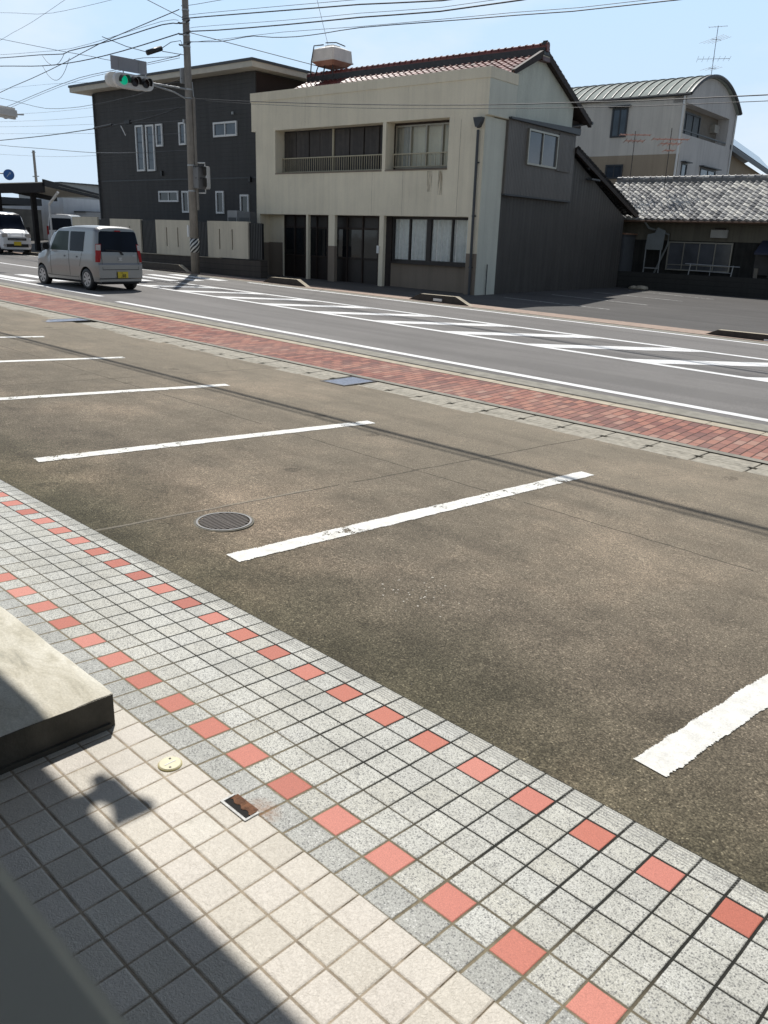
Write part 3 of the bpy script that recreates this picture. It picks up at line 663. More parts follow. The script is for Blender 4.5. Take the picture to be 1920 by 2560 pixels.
# ================================================================= generic building bits
def window(par, x0, x1, z0, z1, y, fw=.05, mat='white', glass='glass', mull=(), trans=(), proud=.05, label=None, gy=.012):
    m = MB()
    m.box(x0, x1, y-proud, y, z0, z0+fw).box(x0, x1, y-proud, y, z1-fw, z1).box(x0, x0+fw, y-proud, y, z0+fw, z1-fw).box(x1-fw, x1, y-proud, y, z0+fw, z1-fw)
    xs = [x0+fw]+[a for a in mull]+[x1-fw]
    for a in mull: m.box(a-fw*.35, a+fw*.35, y-proud*.8, y, z0+fw, z1-fw)
    for a in trans: m.box(x0+fw, x1-fw, y-proud*.7, y, a-fw*.3, a+fw*.3)
    w = m.build('window', MAT[mat], par)
    if label: w['label'] = label
    p = MB(); p.q((x0+fw, y-gy, z0+fw), (x1-fw, y-gy, z0+fw), (x1-fw, y-gy, z1-fw), (x0+fw, y-gy, z1-fw)); p.build('pane', MAT[glass] if isinstance(glass, str) else glass, w)
    return w
def side_window(par, y0, y1, z0, z1, x, fw=.05, mat='white', glass='glass', mull=(), proud=.05):
    m = MB()
    m.box(x, x+proud, y0, y1, z0, z0+fw).box(x, x+proud, y0, y1, z1-fw, z1).box(x, x+proud, y0, y0+fw, z0+fw, z1-fw).box(x, x+proud, y1-fw, y1, z0+fw, z1-fw)
    for a in mull: m.box(x, x+proud*.8, a-fw*.4, a+fw*.4, z0+fw, z1-fw)
    w = m.build('window', MAT[mat], par)
    p = MB(); p.q((x+.012, y0+fw, z0+fw), (x+.012, y1-fw, z0+fw), (x+.012, y1-fw, z1-fw), (x+.012, y0+fw, z1-fw)); p.build('pane', MAT[glass], w)
    return w
def tiles(par, name, mat, x0, x1, yt, zt, yb, zb, pa=.27, pd=.25, amp=.032, flip=False):
    # tiled slope between ridge line (yt,zt) and eave line (yb,zb), running x0..x1, as real waves and steps
    Ld = math.hypot(yb-yt, zb-zt); nd = max(1, round(Ld/pd)); na = max(1, round((x1-x0)/pa)); ka = 6
    dy, dz = (yb-yt)/Ld, (zb-zt)/Ld; ny_, nz_ = -dz*(1 if dy > 0 else -1), abs(dy)
    if dy < 0: ny_ = dz
    m = MB(); cols = []; W_ = (x1-x0)/na; D_ = Ld/nd
    nv = na*ka+1
    for r in range(nd):
        for (fr, h) in ((0.0, 0.0), (1.0, .030), (1.001, .030-.034)):
            for a in range(nv):
                ph = (a % ka)/ka
                wv = amp*(math.cos(2*math.pi*(ph-.15))+.25*math.cos(4*math.pi*ph))
                d = (r+fr)*D_; hh = h+wv*(1.0)+(-.0)
                if r == nd-1 and fr > 1: hh = wv-.07
                m.v.append((x0+a*W_/ka, yt+dy*d+ny_*hh, zt+dz*d+nz_*hh))
    rows = nd*3
    for r in range(nd):
        for q_ in range(2):
            if True:
                for a in range(nv-1):
                    k = (r*3+q_)*nv+a; m.f.append((k, k+1, k+nv+1, k+nv)); cols.append((r, a//ka))
    zbv = ZB[par.name]
    me = bpy.data.meshes.new(name); me.from_pydata([(a, b, c-zbv) for a, b, c in m.v], [], m.f); me.materials.append(mat)
    at = me.attributes.new('tile', 'FLOAT_VECTOR', 'FACE'); rnd = {}
    for k, key in enumerate(cols):
        if key not in rnd: rnd[key] = random.random()
        at.data[k].vector = (rnd[key], 0, 0)
    for p in me.polygons: p.use_smooth = True
    try: me.set_sharp_from_angle(angle=R(50))
    except Exception: pass
    o = bpy.data.objects.new(name, me); C.objects.link(o); o.parent = par; ZB[o.name] = zbv
    return o
def ridge(par, mat, x0, x1, y, z, r=.11, pitch=.27):
    m = MB(); n = round((x1-x0)/pitch)
    for k in range(n):
        a = x0+(x1-x0)*k/n; b = x0+(x1-x0)*(k+1)/n
        m.tube([(a, y, z+.02), (b-.02, y, z+.02)], r, 8); m.tube([(b-.045, y, z+.02), (b-.005, y, z+.02)], r*1.28, 8)
    m.box(x0, x1, y-r*1.1, y+r*1.1, z-.16, z+.0)
    o = m.build('ridge', mat, par)
    at = o.data.attributes.new('tile', 'FLOAT_VECTOR', 'FACE')
    for k in range(len(at.data)): at.data[k].vector = (((k//18)*.37) % 1, 0, 0)
    return o

PHI = R(4.5)
# ================================================================= CREAM HOUSE
CX, CY = -17.346, 22.365
ch = thing('shop_house', 'two storey cream stucco house with red tiled ridge and grey clad gable side', 'house', (CX, CY, .1), PHI)
zb = .0
m = MB()
D_ = .5
m.box(-10.7, -10.53, 0, D_, zb, 2.57).box(-.5, -.1, 0, D_, zb, 2.57)               # end piers
m.box(-10.7, -.1, 0, D_, 2.57, 4.02)                                             # spandrel
m.box(-10.7, -9.6, 0, D_, 4.02, 5.58).box(-4.25, -4.1, 0, D_, 4.02, 5.58).box(-1.46, -.1, 0, D_, 4.02, 5.58)
m.box(-10.7, -.1, D_+.15, 1.24, zb, 5.5)
m.box(-9.6, -4.25, 0, D_, 5.575, 5.58)
m.build('wall', MAT['stucco'], ch)
m = MB(); m.box(-10.93, 0, 0, 1.6, 5.58, 6.62); m.build('upper_wall', MAT['stucco'], ch)
m = MB(); m.box(-10.955, .025, -.025, 1.62, 6.62, 6.93); m.build('parapet', MAT['stucco'], ch)
m = MB(); m.box(-.1, -.08, .02, 1.22, .1, 5.55); m.build('corner_strip', MAT['stucco2'], ch)  # side-face strip in the cooler stucco, its light put into the colour
m = MB(); m.box(0, .012, -.0, 1.6, 5.59, 6.61); m.build('upper_side_panel', MAT['stucco2'], ch)  # side face recoloured cooler: its different light is in the stucco colour
# columns
for (a, b) in ((-7.95, -7.85), (-6.78, -6.46), (-4.3, -4.1)):
    m = MB(); m.box(a, b, .02, .16, zb, 2.57); m.build('column', MAT['stucco'], ch)
# dado in taupe
for bx_ in ((-10.703, -10.525, -.006, .5, zb, 1.5), (-.505, -.095, -.006, .02, zb, 1.43), (-6.785, -6.455, .012, .168, zb, 1.48)):
    m = MB(); m.box(*bx_); m.build('dado', MAT['taupe'], ch)
# ground floor recess
m = MB(); m.box(-10.53, -9.66, .5, .65, zb, 2.57); m.build('recess_wall', MAT['stucco'], ch)
m = MB(); m.box(-10.53, -9.66, .488, .5, zb, 1.52); m.build('dado', MAT['taupe'], ch)
m = MB(); m.box(-4.1, -.5, .5, .65, zb, 1.02).box(-4.1, -.5, .5, .65, 2.55, 2.57); m.build('recess_dado', MAT['taupe'], ch)
m = MB(); m.box(-9.66, -9.60, .42, .65, zb, 2.57); m.build('recess_wall', MAT['stucco'], ch)
def door(par, x0, x1, zt, leaves, lab):
    m = MB(); m.box(x0, x1, .50, .56, zb, zt); d = m.build('door', MAT['doorb'], par); d['label'] = lab
    m = MB(); w = (x1-x0)/leaves
    for k in range(leaves+1): m.box(x0+w*k-.03, x0+w*k+.03, .455, .50, zb, zt)
    for zz in (.12, 1.05, 2.12, zt-.03): m.box(x0, x1, .47, .50, zz-.03, zz+.03)
    m.build('frame', MAT['barkdark'], d)
    for k in range(leaves):
        g_ = MB(); g_.q((x0+w*k+.05, .492, 1.1), (x0+w*(k+1)-.05, .492, 1.1), (x0+w*(k+1)-.05, .492, 2.08), (x0+w*k+.05, .492, 2.08)); g_.build('pane', MAT['glass'], d)
door(ch, -9.60, -8.45, 2.57, 2, 'leftmost dark brown sliding door'); door(ch, -8.40, -7.25, 2.57, 2, 'dark brown sliding door between the thin columns'); door(ch, -7.0, -4.7, 2.57, 3, 'widest dark brown sliding door')
for bx_ in ((-8.45, -8.40, .45, .6, zb, 2.57), (-7.25, -7.0, .45, .6, zb, 2.57), (-4.7, -4.1, .5, .62, zb, 2.57)):
    m = MB(); m.box(*bx_); m.build('door_post', MAT['barkdark'], ch)
# ground window with curtains
def curtain(par, x0, x1, z0, z1, y, mat, amp=.03, k=38):
    m = MB(); n = int((x1-x0)*40)
    for a in range(n+1):
        x = x0+(x1-x0)*a/n; yy = y+amp*math.sin(x*k)+amp*.5*math.sin(x*k*2.3+1)
        m.v += [(x, yy, z0), (x, yy+.01, z1)]
    for a in range(n): m.f.append((2*a, 2*a+2, 2*a+3, 2*a+1))
    return m.build('curtain', mat, par, smooth=True, recalc=False)
m = MB()
x0, x1, z0, z1, y = -4.02, -.55, 1.04, 2.55, .5
m.box(x0, x1, .44, .54, z0, z0+.08).box(x0, x1, .44, .54, z1-.07, z1).box(x0, x0+.07, .44, .54, z0+.08, z1-.07).box(x1-.07, x1, .44, .54, z0+.08, z1-.07)
m.box(-2.49, -2.31, .43, .54, z0+.08, z1-.07).box(-3.28, -3.22, .45, .54, z0+.08, z1-.07).box(-1.46, -1.40, .45, .54, z0+.08, z1-.07)
w = m.build('window', MAT['doorb'], ch)
m = MB(); m.q((x0, .50, z0), (x1, .50, z0), (x1, .50, z1), (x0, .50, z1)); m.build('pane', MAT['clear'], w)
curtain(w, x0+.05, -2.5, z0+.05, z1-.02, .57, MAT['curtain'], .07, 34); curtain(w, -2.35, x1-.05, z0+.05, z1-.02, .57, MAT['curtain'], .07, 31)
m = MB(); m.box(x0, x1, .66, .68, z0, z1); m.build('room', MAT['room'], w)  # dark panel behind the curtains, painted as an unlit room
m = MB(); m.box(x0-.05, x1+.03, .36, .5, z0-.06, z0); m.build('sill', MAT['doorb'], w)
m = MB(); m.box(-4.36, -4.26, -.03, .02, 1.30, 1.56); m.build('mailbox', MAT['whitep'], ch)
# upstairs: shuttered opening with rail
m = MB(); m.box(-9.6, -4.25, .5, .58, 4.02, 5.58); m.build('shutter_backing', MAT['doorb'], ch)
for k, (a, b) in enumerate(((-9.55, -8.92), (-8.88, -8.24), (-8.2, -7.68), (-7.64, -7.02), (-6.93, -6.2), (-6.13, -5.5), (-5.45, -4.8))):
    m = MB(); m.box(a, b, .46-(k % 2)*.02, .499, 4.1, 5.52); m.build('shutter', simple('brown_grey_shutter', (.062, .052, .045), .6, vary=.2, vs=5, streak=.3) if k == 0 else bpy.data.materials['brown_grey_shutter'], ch)
m = MB(); m.box(-7.01, -6.94, .42, .5, 4.02, 5.56); m.build('frame_post', MAT['cremetal'], ch)
def rail(par, x0, x1, y, z0, z1, mat, step=.11):
    m = MB(); m.box(x0, x1, y-.02, y+.02, z1-.035, z1).box(x0, x1, y-.015, y+.015, z0, z0+.03)
    x = x0+.03
    while x < x1: m.box(x-.009, x+.009, y-.009, y+.009, z0+.03, z1-.035); x += step
    return m.build('balcony_rail', mat, par)
rail(ch, -9.58, -4.27, .36, 4.10, 4.62, MAT['cremetal'])
m = MB(); m.box(-9.6, -4.25, -.02, .46, 4.02, 4.06); m.box(-4.1, -1.46, -.02, .46, 4.02, 4.06); m.build('window_ledge', MAT['taupe'], ch)
# upstairs right window
x0, x1, z0, z1 = -4.02, -1.5, 4.12, 5.5
m = MB(); m.box(x0, x1, .44, .54, z0, z0+.05).box(x0, x1, .44, .54, z1-.05, z1).box(x0, x0+.05, .44, .54, z0, z1).box(x1-.05, x1, .44, .54, z0, z1)
for a in (-3.37, -2.70, -2.03): m.box(a-.03, a+.03, .43, .54, z0+.05, z1-.05)
w = m.build('window', MAT['alu'], ch)
m = MB(); m.q((x0, .50, z0), (x1, .50, z0), (x1, .50, z1), (x0, .50, z1)); m.build('pane', MAT['clear'], w)
curtain(w, -4.0, -3.45, z0+.03, z1-.03, .58, MAT['beigecurt'], .035, 30)
m = MB(); m.box(x0-.08, x1+.04, .66, .70, z0-.1, z1+.08); m.build('room', MAT['room'], w)  # dark panel behind the glass stands in for the unlit room
m = MB(); m.box(-4.1, -1.46, .47, .55, 5.5, 5.58).box(-4.1, -4.02, .45, .55, 4.02, 5.5).box(-1.5, -1.46, .45, .55, 4.02, 5.5).box(-4.02, -1.5, .5, .55, 4.02, 4.12); m.build('window_surround', MAT['barkdark'], ch)
rail(ch, -4.0, -1.5, .30, 4.16, 4.60, MAT['cremetal'], .2)
# rust streaks below window, drain pipe
m = MB(); m.tube([(-.28, -.08, 5.15), (-.24, -.08, .1)], .045, 8); m.tube([(-.28, -.08, 5.2), (-.28, -.08, 5.45)], .05, 8); pr = m.build('drainpipe', MAT['fasc'], ch)
m = MB(); m.prism([(-.42, 5.5), (-.10, 5.5), (-.14, 5.36), (-.22, 5.22), (-.32, 5.22), (-.38, 5.36)], -.2, -.01, 'y'); m.build('hopper', MAT['fasc'], pr)
for zz in (1.0, 2.6, 4.2):
    m = MB(); m.box(-.34, -.2, -.06, 0, zz-.02, zz+.02); m.build('pipe_clip', MAT['fasc'], pr)
t_ = NT('rust_wash_stain'); t_.set(col=(.20, .13, .06), rough=.95, alpha=t_.math('MULTIPLY', t_.ramp(t_.noise(t_.scale(t_.pos(), 9, 9, .9), 2.2, 5, .7), [(.42, 0.0), (.62, 1.0)]), .5)); MAT['stain'] = t_.m
t_ = NT('grey_rain_stain'); t_.set(col=(.22, .20, .16), rough=.95, alpha=t_.math('MULTIPLY', t_.ramp(t_.noise(t_.scale(t_.pos(), 7, 7, .5), 1.8, 5, .7), [(.50, 0.0), (.72, 1.0)]), .16)); MAT['rain'] = t_.m
for (a, b, z0_, z1_, mt) in ((-2.25, -2.05, 3.35, 4.0, 'stain'), (-1.80, -1.62, 3.25, 4.0, 'stain'), (-9.7, -9.6, 6.64, 6.9, 'stain')):
    m = MB(); m.q((a, -.004, z0_), (b, -.004, z0_), (b, -.004, z1_), (a, -.004, z1_)); m.build('stain', MAT[mt], ch, recalc=False)
for (a, b, z0_, z1_) in ((-4.68, -4.672, 2.6, 4.0), (-3.3, -3.292, 2.6, 4.0), (-1.0, -.99, 2.6, 5.5), (-8.0, -7.992, 5.65, 6.6)):
    m = MB(); m.q((a, -.003, z0_), (b, -.003, z0_), (b, -.003, z1_), (a, -.003, z1_)); m.build('wall_crack', MAT['taupe'], ch, recalc=False)
# main body and gable
m = MB(); m.prism([(1.24, zb), (1.24, 6.6), (1.6, 6.95), (3.3, 7.76), (5.88, 6.55), (5.88, zb)], -10.7, -.36, 'x'); m.build('side_wall', MAT['stucco2'], ch)
m = MB(); m.prism([(1.6, 5.62), (1.6, 6.95), (3.3, 7.76), (5.88, 6.55), (5.88, 5.62)], -.36, -.2, 'x'); gp_ = m.build('gable_wall', MAT['gablec'], ch)
m = MB(); m.box(-.36, .02, 1.24, 5.88, 3.35, 5.6); m.build('side_bay', MAT['ribgrey'], ch)
m = MB(); m.prism([(1.2, 5.60), (1.2, 5.66), (5.98, 5.80), (5.98, 5.60)], -.2, .14, 'x'); m.build('bay_roof_lip', MAT['fasc'], ch)
m = MB(); m.box(-.2, .05, 1.24, 5.9, 3.30, 3.35); m.build('bay_bottom_trim', MAT['fasc'], ch)
m = MB(); m.prism([(1.24, zb), (1.24, 3.30), (5.9, 3.30), (5.9, 4.98), (11.1, 2.98), (11.1, zb)], -9, -.12, 'x'); m.build('lower_side_wall', MAT['darkgrey'], ch)
m = MB(); m.prism([(5.9, 3.3), (5.9, 5.0), (6.02, 4.95), (6.02, 3.3)], -.12, -.08, 'x'); m.build('side_trim', MAT['fasc'], ch)
side_window(ch, 2.45, 4.5, 4.34, 5.45, .02, .06, 'alu', 'glassb', (3.45,), .07)
m = MB(); m.box(.02, .07, 4.56, 5.6, 4.30, 5.5); m.build('shutter_box', MAT['ribgrey'], ch)
# roofs
tiles(ch, 'roof', MAT['redtile'], -11.0, -.02, 3.25, 7.80, .9, 6.72)
tiles(ch, 'roof', MAT['darktile'], -11.0, -.02, 3.3, 7.95, 6.95, 6.20)
ridge(ch, MAT['redtile'], -11.1, .04, 3.3, 8.03, .085)
m = MB(); m.box(-11, 0, 3.12, 3.48, 7.76, 7.97); m.build('ridge_base', MAT['darktile'], ch)
m = MB(); m.box(-11, 0, 3.08, 3.52, 7.70, 7.74); m.build('ridge_base', MAT['kerb'], ch)
m = MB(); m.box(-11, 0, 3.05, 3.55, 7.58, 7.70); m.build('ridge_base', MAT['redtile'], ch)
m = MB(); m.prism([(3.3, 7.98), (7.05, 6.18), (7.05, 5.98), (3.3, 7.74)], -.14, -.01, 'x'); m.build('barge_board', MAT['barkdark'], ch)
m = MB(); m.prism([(3.3, 7.98), (1.4, 7.06), (1.4, 6.90), (3.3, 7.74)], -.14, -.01, 'x'); m.build('barge_board', MAT['barkdark'], ch)
m = MB(); m.prism([(3.3, 7.84), (6.9, 6.11), (6.9, 6.05), (3.3, 7.78)], -10.9, -.14, 'x'); m.build('soffit', MAT['barkdark'], ch)
m = MB(); m.box(-.22, .04, 3.22, 3.38, 8.02, 8.20); m.build('ridge_end_ornament', MAT['darktile'], ch, bevel=.05)
m = MB(); m.tube([(-11, 7.08, 6.13), (.02, 7.08, 6.13)], .06, 6); m.tube([(-.3, 7.05, 6.1), (-.3, 6.0, 5.9)], .04, 6); m.build('gutter_pipe', MAT['fasc'], ch)
m = MB(); m.box(-.7, -.36, 5.95, 6.9, 5.7, 6.15); m.build('eave_box', MAT['barkdark'], ch)
m = MB(); m.tube([(-.4, 6.25, 5.9), (-.4, 6.25, 4.9)], .05, 6); m.build('downpipe', MAT['fasc'], ch)
tiles(ch, 'lean_to_roof', MAT['darktile'], -9, .12, 5.9, 5.22, 12.0, 3.16)
m = MB(); m.prism([(5.88, 5.16), (12.05, 3.08), (12.05, 2.92), (5.88, 5.0)], 0, .1, 'x'); m.build('barge_board', MAT['barkdark'], ch)
m = MB(); m.tube([(-9, 12.1, 3.02), (.16, 12.1, 3.02)], .06, 6); m.build('gutter_pipe', MAT['barkdark'], ch)
m = MB(); m.tube([(-.02, 7.1, 4.62), (.06, 7.1, 4.56)], .05, 6); m.box(-.1, .12, 7.3, 8.0, 4.18, 4.24); m.build('vent', MAT['fasc'], ch)
m = MB(); m.tube([(-.04, .62, 1.1), (-.04, .62, .12)], .018, 6); m.build('conduit', MAT['fasc'], ch)
m = MB(); m.tube([(-.06, 5.95, .12), (-.06, 5.95, .12+.02)], .02, 6)
# small store at the back end
an = thing('store_cabinet', 'narrow grey steel store cabinet at the back end of the charcoal side wall', 'store', (CX+(-math.sin(PHI))*11.35, CY+math.cos(PHI)*11.35, .1), PHI)
m = MB(); m.box(-1.2, -.12, 0, 1.15, 0.02, 2.3); m.build('body', simple('grey_store_paint', (.085, .09, .095), .6, vary=.1), an)
m = MB(); m.box(-.12, -.10, .08, 1.07, .08, 2.2); m.build('door', simple('grey_store_door', (.105, .11, .115), .55, vary=.08), an)
m = MB(); m.box(-1.25, -.05, -.05, 1.25, 2.3, 2.36); m.build('roof', simple('rusty_roof_sheet', (.30, .17, .11), .8, vary=.35, vs=9), an)

# ---- water tank on the roof
def loc(o, x, y): c, s = math.cos(PHI), math.sin(PHI); return (o[0]+c*x-s*y, o[1]+s*x+c*y)
P = loc((CX, CY), -9.75, 3.3)
wt = thing('water_tank', 'weathered white and pink rooftop tank on legs at the left end of the red ridge', 'water tank', (P[0], P[1], 8.0), PHI)
def frustum(m, h0, h1, z0, z1, cut=.28):
    def ring_(h): c = h*(1-cut); return [(h, -c), (h, c), (c, h), (-c, h), (-h, c), (-h, -c), (-c, -h), (c, -h)]
    i = len(m.v)
    for (h, z) in ((h0, z0), (h1, z1)):
        for (a, b) in ring_(h): m.v.append((a, b, z))
    for k in range(8): m.f.append((i+k, i+(k+1) % 8, i+8+(k+1) % 8, i+8+k))
    m.f.append(tuple(i+k for k in reversed(range(8)))); m.f.append(tuple(i+8+k for k in range(8)))
m = MB(); frustum(m, .60, .56, 8.42, 8.84, .10); frustum(m, .63, .63, 8.39, 8.42, .10); m.build('tank_body', MAT['tank'], wt)
m = MB(); frustum(m, .42, .60, 8.24, 8.39, .12); m.build('tank_base', MAT['tankb'], wt)
m = MB(); frustum(m, .56, .30, 8.84, 8.95, .10); frustum(m, .24, .24, 8.95, 9.0, .2); m.build('lid', MAT['tanktop'], wt)
for (a, b) in ((-.52, -.52), (.52, -.52), (.52, .52), (-.52, .52), (0, -.56), (-.56, 0)):
    m = MB(); m.tube([(a*.7, b*.7, 8.38), (a, b, 7.8)], .025, 6); m.build('leg', MAT['dmetal'], wt)
m = MB(); m.tube([(-.2, -.3, 9.02), (-.42, -.62, 8.95), (-.5, -.68, 8.4), (-.54, -.70, 7.8)], .025, 6); m.build('pipe', MAT['dmetal'], wt)
m = MB(); m.tube([(0, -.4, 9.05), (.4, -.22, 9.05), (.5, .2, 8.98)], .02, 6); m.build('lid_handle', MAT['dmetal'], wt)

# ================================================================= DARK HOUSE
DX, DY = -29.974, 22.699
dh = thing('slate_house', 'dark slate sided modern house with white framed windows and flat overhanging roof', 'house', (DX, DY, .26), PHI)
m = MB(); m.box(-11.35, .42, 0, 7.5, .26, 8.02); m.build('wall', MAT['navy'], dh)
m = MB(); m.box(.42, .45, .05, 7.4, .3, 7.98); m.build('side_wall', MAT['brownwall'], dh)
m = MB(); m.box(-12.3, .95, -.62, 8.6, 8.05, 8.26); m.build('roof', MAT['soffit'], dh)
m = MB(); m.box(-12.34, .99, -.66, 8.64, 8.26, 8.36); m.build('roof_edge', MAT['fasc'], dh)
for (a, b, c_, d, mu, gl) in ((-7.91, -7.3, 4.44, 6.43, (), 'glassb'), (-7.10, -6.48, 4.43, 6.41, (), 'glassb'), (-6.33, -5.83, 5.46, 6.41, (), 'glassb'), (-4.63, -4.15, 5.46, 6.39, (), 'glassb'), (-2.24, -.72, 5.68, 6.26, (-1.48,), 'glassb'),
        (-6.34, -4.87, 3.08, 3.56, (-5.6,), 'glass'), (-4.6, -4.1, 2.62, 3.55, (), 'glass'), (-2.21, -1.68, 2.6, 3.53, (), 'glass'), (-.61, -.06, 2.0, 3.38, (), 'glass')):
    window(dh, a, b, c_, d, 0, .075, 'white', gl, mu, (), .06)
m = MB(); m.box(-11.36, .43, -.02, 0, 4.02, 4.07); m.build('belt_trim', MAT['fasc'], dh)
m = MB(); m.tube([(-11.2, -.06, 8.0), (-11.2, -.06, 2.3)], .04, 6); m.build('downpipe', MAT['fasc'], dh)
for (a, b, c_) in ((-6.0, 4.35, 0), (.05, 4.0, 0)):
    m = MB(); m.box(a-.06, a+.06, -.1, 0, b-.13, b+.08); m.build('wall_lamp', MAT['blackp'], dh)
m = MB(); m.tube([(-.9+.0, -.09, 6.6), (-.9, -.09, 6.5)], .05, 8); m.build('vent_cap', MAT['metal'], dh)

# ---- garden wall in front
FX, FY = -29.739, 19.708
gw = thing('garden_wall', 'cream slotted garden wall with black gates on a dark stone base before the slate house', 'wall', (FX, FY, .24), PHI)
m = MB(); m.box(-9.6, 3.95, -.06, .3, .1, .86); m.build('base', MAT['block'], gw)
m = MB(); m.box(-5.4, 1.6, -.10, .1, .86, .885); m.build('coping', MAT['kerb'], gw)
for (a, b, sl) in ((-5.93, -3.67, (-5.2, -4.45)), (-2.58, .02, (-1.84, -1.09)), (.82, 3.2, (1.545, 2.30))):
    m = MB(); xs = [a]+[v for s_ in sl for v in (s_-.035, s_+.035)]+[b]
    for k in range(0, len(xs), 2): m.box(xs[k], xs[k+1], 0, .15, .886, 2.24)
    for s_ in sl: m.box(s_-.035, s_+.035, 0, .15, .886, 1.2).box(s_-.035, s_+.035, 0, .15, 1.95, 2.24)
    p = m.build('panel', MAT['fence'], gw)
    for s_ in sl:
        m = MB(); m.box(s_-.034, s_+.034, .05, .06, 1.2, 1.95); m.build('slot', MAT['slit'], p)
for (a, b) in ((-6.9, -5.93), (-3.67, -2.58), (.02, .82), (3.2, 3.95)):
    m = MB(); n = int((b-a)/.09)
    for k in range(n): m.box(a+.03+k*.09, a+.03+k*.09+.06, .05, .09, .89, 2.2)
    m.box(a, b, .08, .11, 1.0, 1.06).box(a, b, .08, .11, 2.05, 2.11); m.box(a, b, .112, .13, .89, 2.18); m.build('slat_screen', MAT['blackp'], gw)
m = MB(); m.box(-9.05, -6.95, .02, .1, .86, 2.3); m.build('rear_panel', MAT['fence'], gw)
for (a, b, lab) in ((1.15, 1.75, 'pale grey outdoor unit showing over the cream wall, the left one'), (1.80, 2.50, 'darker grey outdoor unit showing over the cream wall, the right one')):
    P = loc((FX, FY), (a+b)/2, .9)
    u = thing('outdoor_unit', lab, 'air conditioner', (P[0], P[1], 1.2), PHI)
    m = MB(); w = (b-a)/2; m.box(-w, w, -.15, .15, 1.25, 2.66 if a < 1.5 else 2.62); m.build('casing', MAT['ac'] if a < 1.5 else simple('darker_unit_paint', (.12, .125, .13), .5), u, bevel=.01)
    m = MB(); m.box(-w*.8, w*.8, -.156, -.15, 1.5, 2.4); m.build('grille', MAT['fasc'], u)

# ================================================================= KERB BLOCKS
def kerb_block(x0, x1, y, label, ends=(1, 1), refl=None):
    zl = zroad((x0+x1)/2)
    t = thing('kerb_block', label, 'kerb', (x0, y, zl), 0, 'raised kerb pieces along the far side of the road')
    e0, e1 = (.55 if ends[0] else .01), (.55 if ends[1] else .01); L = x1-x0
    m = MB(); m.prism([(0, zl-.02), (e0, zl+.215), (L-e1, zl+.215), (L, zl-.02)], 0, .02, 'y'); m.prism([(0.0, zl-.02), (e0, zl+.215), (L-e1, zl+.215), (L, zl-.02)], .02, .17, 'y')
    m.build('kerb_body', simple('dark_kerb_face', (.05, .042, .035), .9, vary=.3, vs=9) if 'dark_kerb_face' not in bpy.data.materials else bpy.data.materials['dark_kerb_face'], t)
    m = MB(); zt = zl+.216; m.q((e0, -.004, zt), (L-e1, -.004, zt), (L-e1, .175, zt), (e0, .175, zt)); m.q((0, -.004, zl-.018), (e0, -.004, zt), (e0, .175, zt), (0, .175, zl-.018)); m.q((L-e1, -.004, zt), (L, -.004, zl-.018), (L, .175, zl-.018), (L-e1, .175, zt)); m.build('sunlit_kerb_top', MAT['kerb'], t, recalc=False)  # pale top over the dark body: its sunlit look is in the colour
    if refl is not None:
        m = MB(); m.box(refl-.16, refl+.16, -.03, -.001, zl+.05, zl+.12); m.build('reflector', MAT['whitep'], t)
kerb_block(-44, -28.75, 18.62, 'long kerb piece ending at the foot of the utility pole', (1, 1))
kerb_block(-24.25, -21.75, 18.78, 'short dark kerb piece at the roadside before the brown sliding doors')
kerb_block(-17.2, -14.75, 18.78, 'kerb piece with reflector at the roadside before the curtained window', (1, 1), 1.25)
kerb_block(-8.2, 6, 18.78, 'kerb piece with white reflector at the edge of the asphalt lot, far right', (1, 1), 1.75)

# ================================================================= POLE AND SIGNALS
PX_, PY_ = -28.548, 18.90
PZ = zroad(PX_)
up_ = thing('utility_pole', 'tall concrete utility pole with black and white warning band, before the slate house', 'utility pole', (PX_, PY_, PZ))
m = MB(); m.tube([(0, 0, PZ), (0, 0, 12.6)], .165, 20, .10); m.build('shaft', MAT['pole'], up_, smooth=True)
m = MB(); m.tube([(0, 0, 1.05), (0, 0, 1.56)], .178, 20, .176); m.build('warning_band', MAT['stripes'], up_, smooth=True)
m = MB(); m.tube([(.17, .10, 6.5), (.17, .10, 3.9), (.16, .12, 2.6)], .05, 8); m.build('conduit', MAT['pole'], up_)
m = MB(); m.box(.08, .52, -.05, .30, 3.36, 4.12); m.build('control_box', simple('control_box_grey', (.16, .155, .15), .5, vary=.2), up_, bevel=.02)
m = MB(); m.box(-.24, -.12, -.20, .05, 6.95, 7.45); m.build('meter_box', MAT['ac'], up_, bevel=.02)
m = MB(); m.box(-.19, -.10, -.19, -.13, 1.62, 2.05); m.build('number_plate', MAT['whitep'], up_)
m = MB(); m.tube([(.1, .1, 7.0), (.15, .15, 5.95)], .02, 5); m.box(-.16, -.10, -.2, -.1, 5.62, 5.75); m.build('bracket', MAT['metal'], up_)
for zz in (4.18, 3.28, 6.75, 6.45, 8.15, 8.5, 8.9, 9.3): 
    m = MB(); m.tube([(0, 0, zz-.025), (0, 0, zz+.025)], .168 - zz*.004, 16); m.build('pole_band', MAT['metal'], up_)
for zz in (8.2, 8.55, 8.9):
    m = MB()
    for sgn in (-1, 1): m.tube([(sgn*.12, -.05, zz), (sgn*.32, -.08, zz+.02), (sgn*.36, -.08, zz+.05)], .03, 6)
    m.build('insulator', MAT['cable'], up_)
for zz in (10.1, 10.9, 11.6):
    m = MB(); m.box(-.05, .05, -.8, .8, zz-.04, zz+.04); a = m.build('crossarm', MAT['metal'], up_)
    for yy in (-.7, .7):
        m = MB(); m.tube([(0, yy, zz+.04), (0, yy, zz+.2)], .045, 8); m.build('insulator', MAT['whitep'], a)

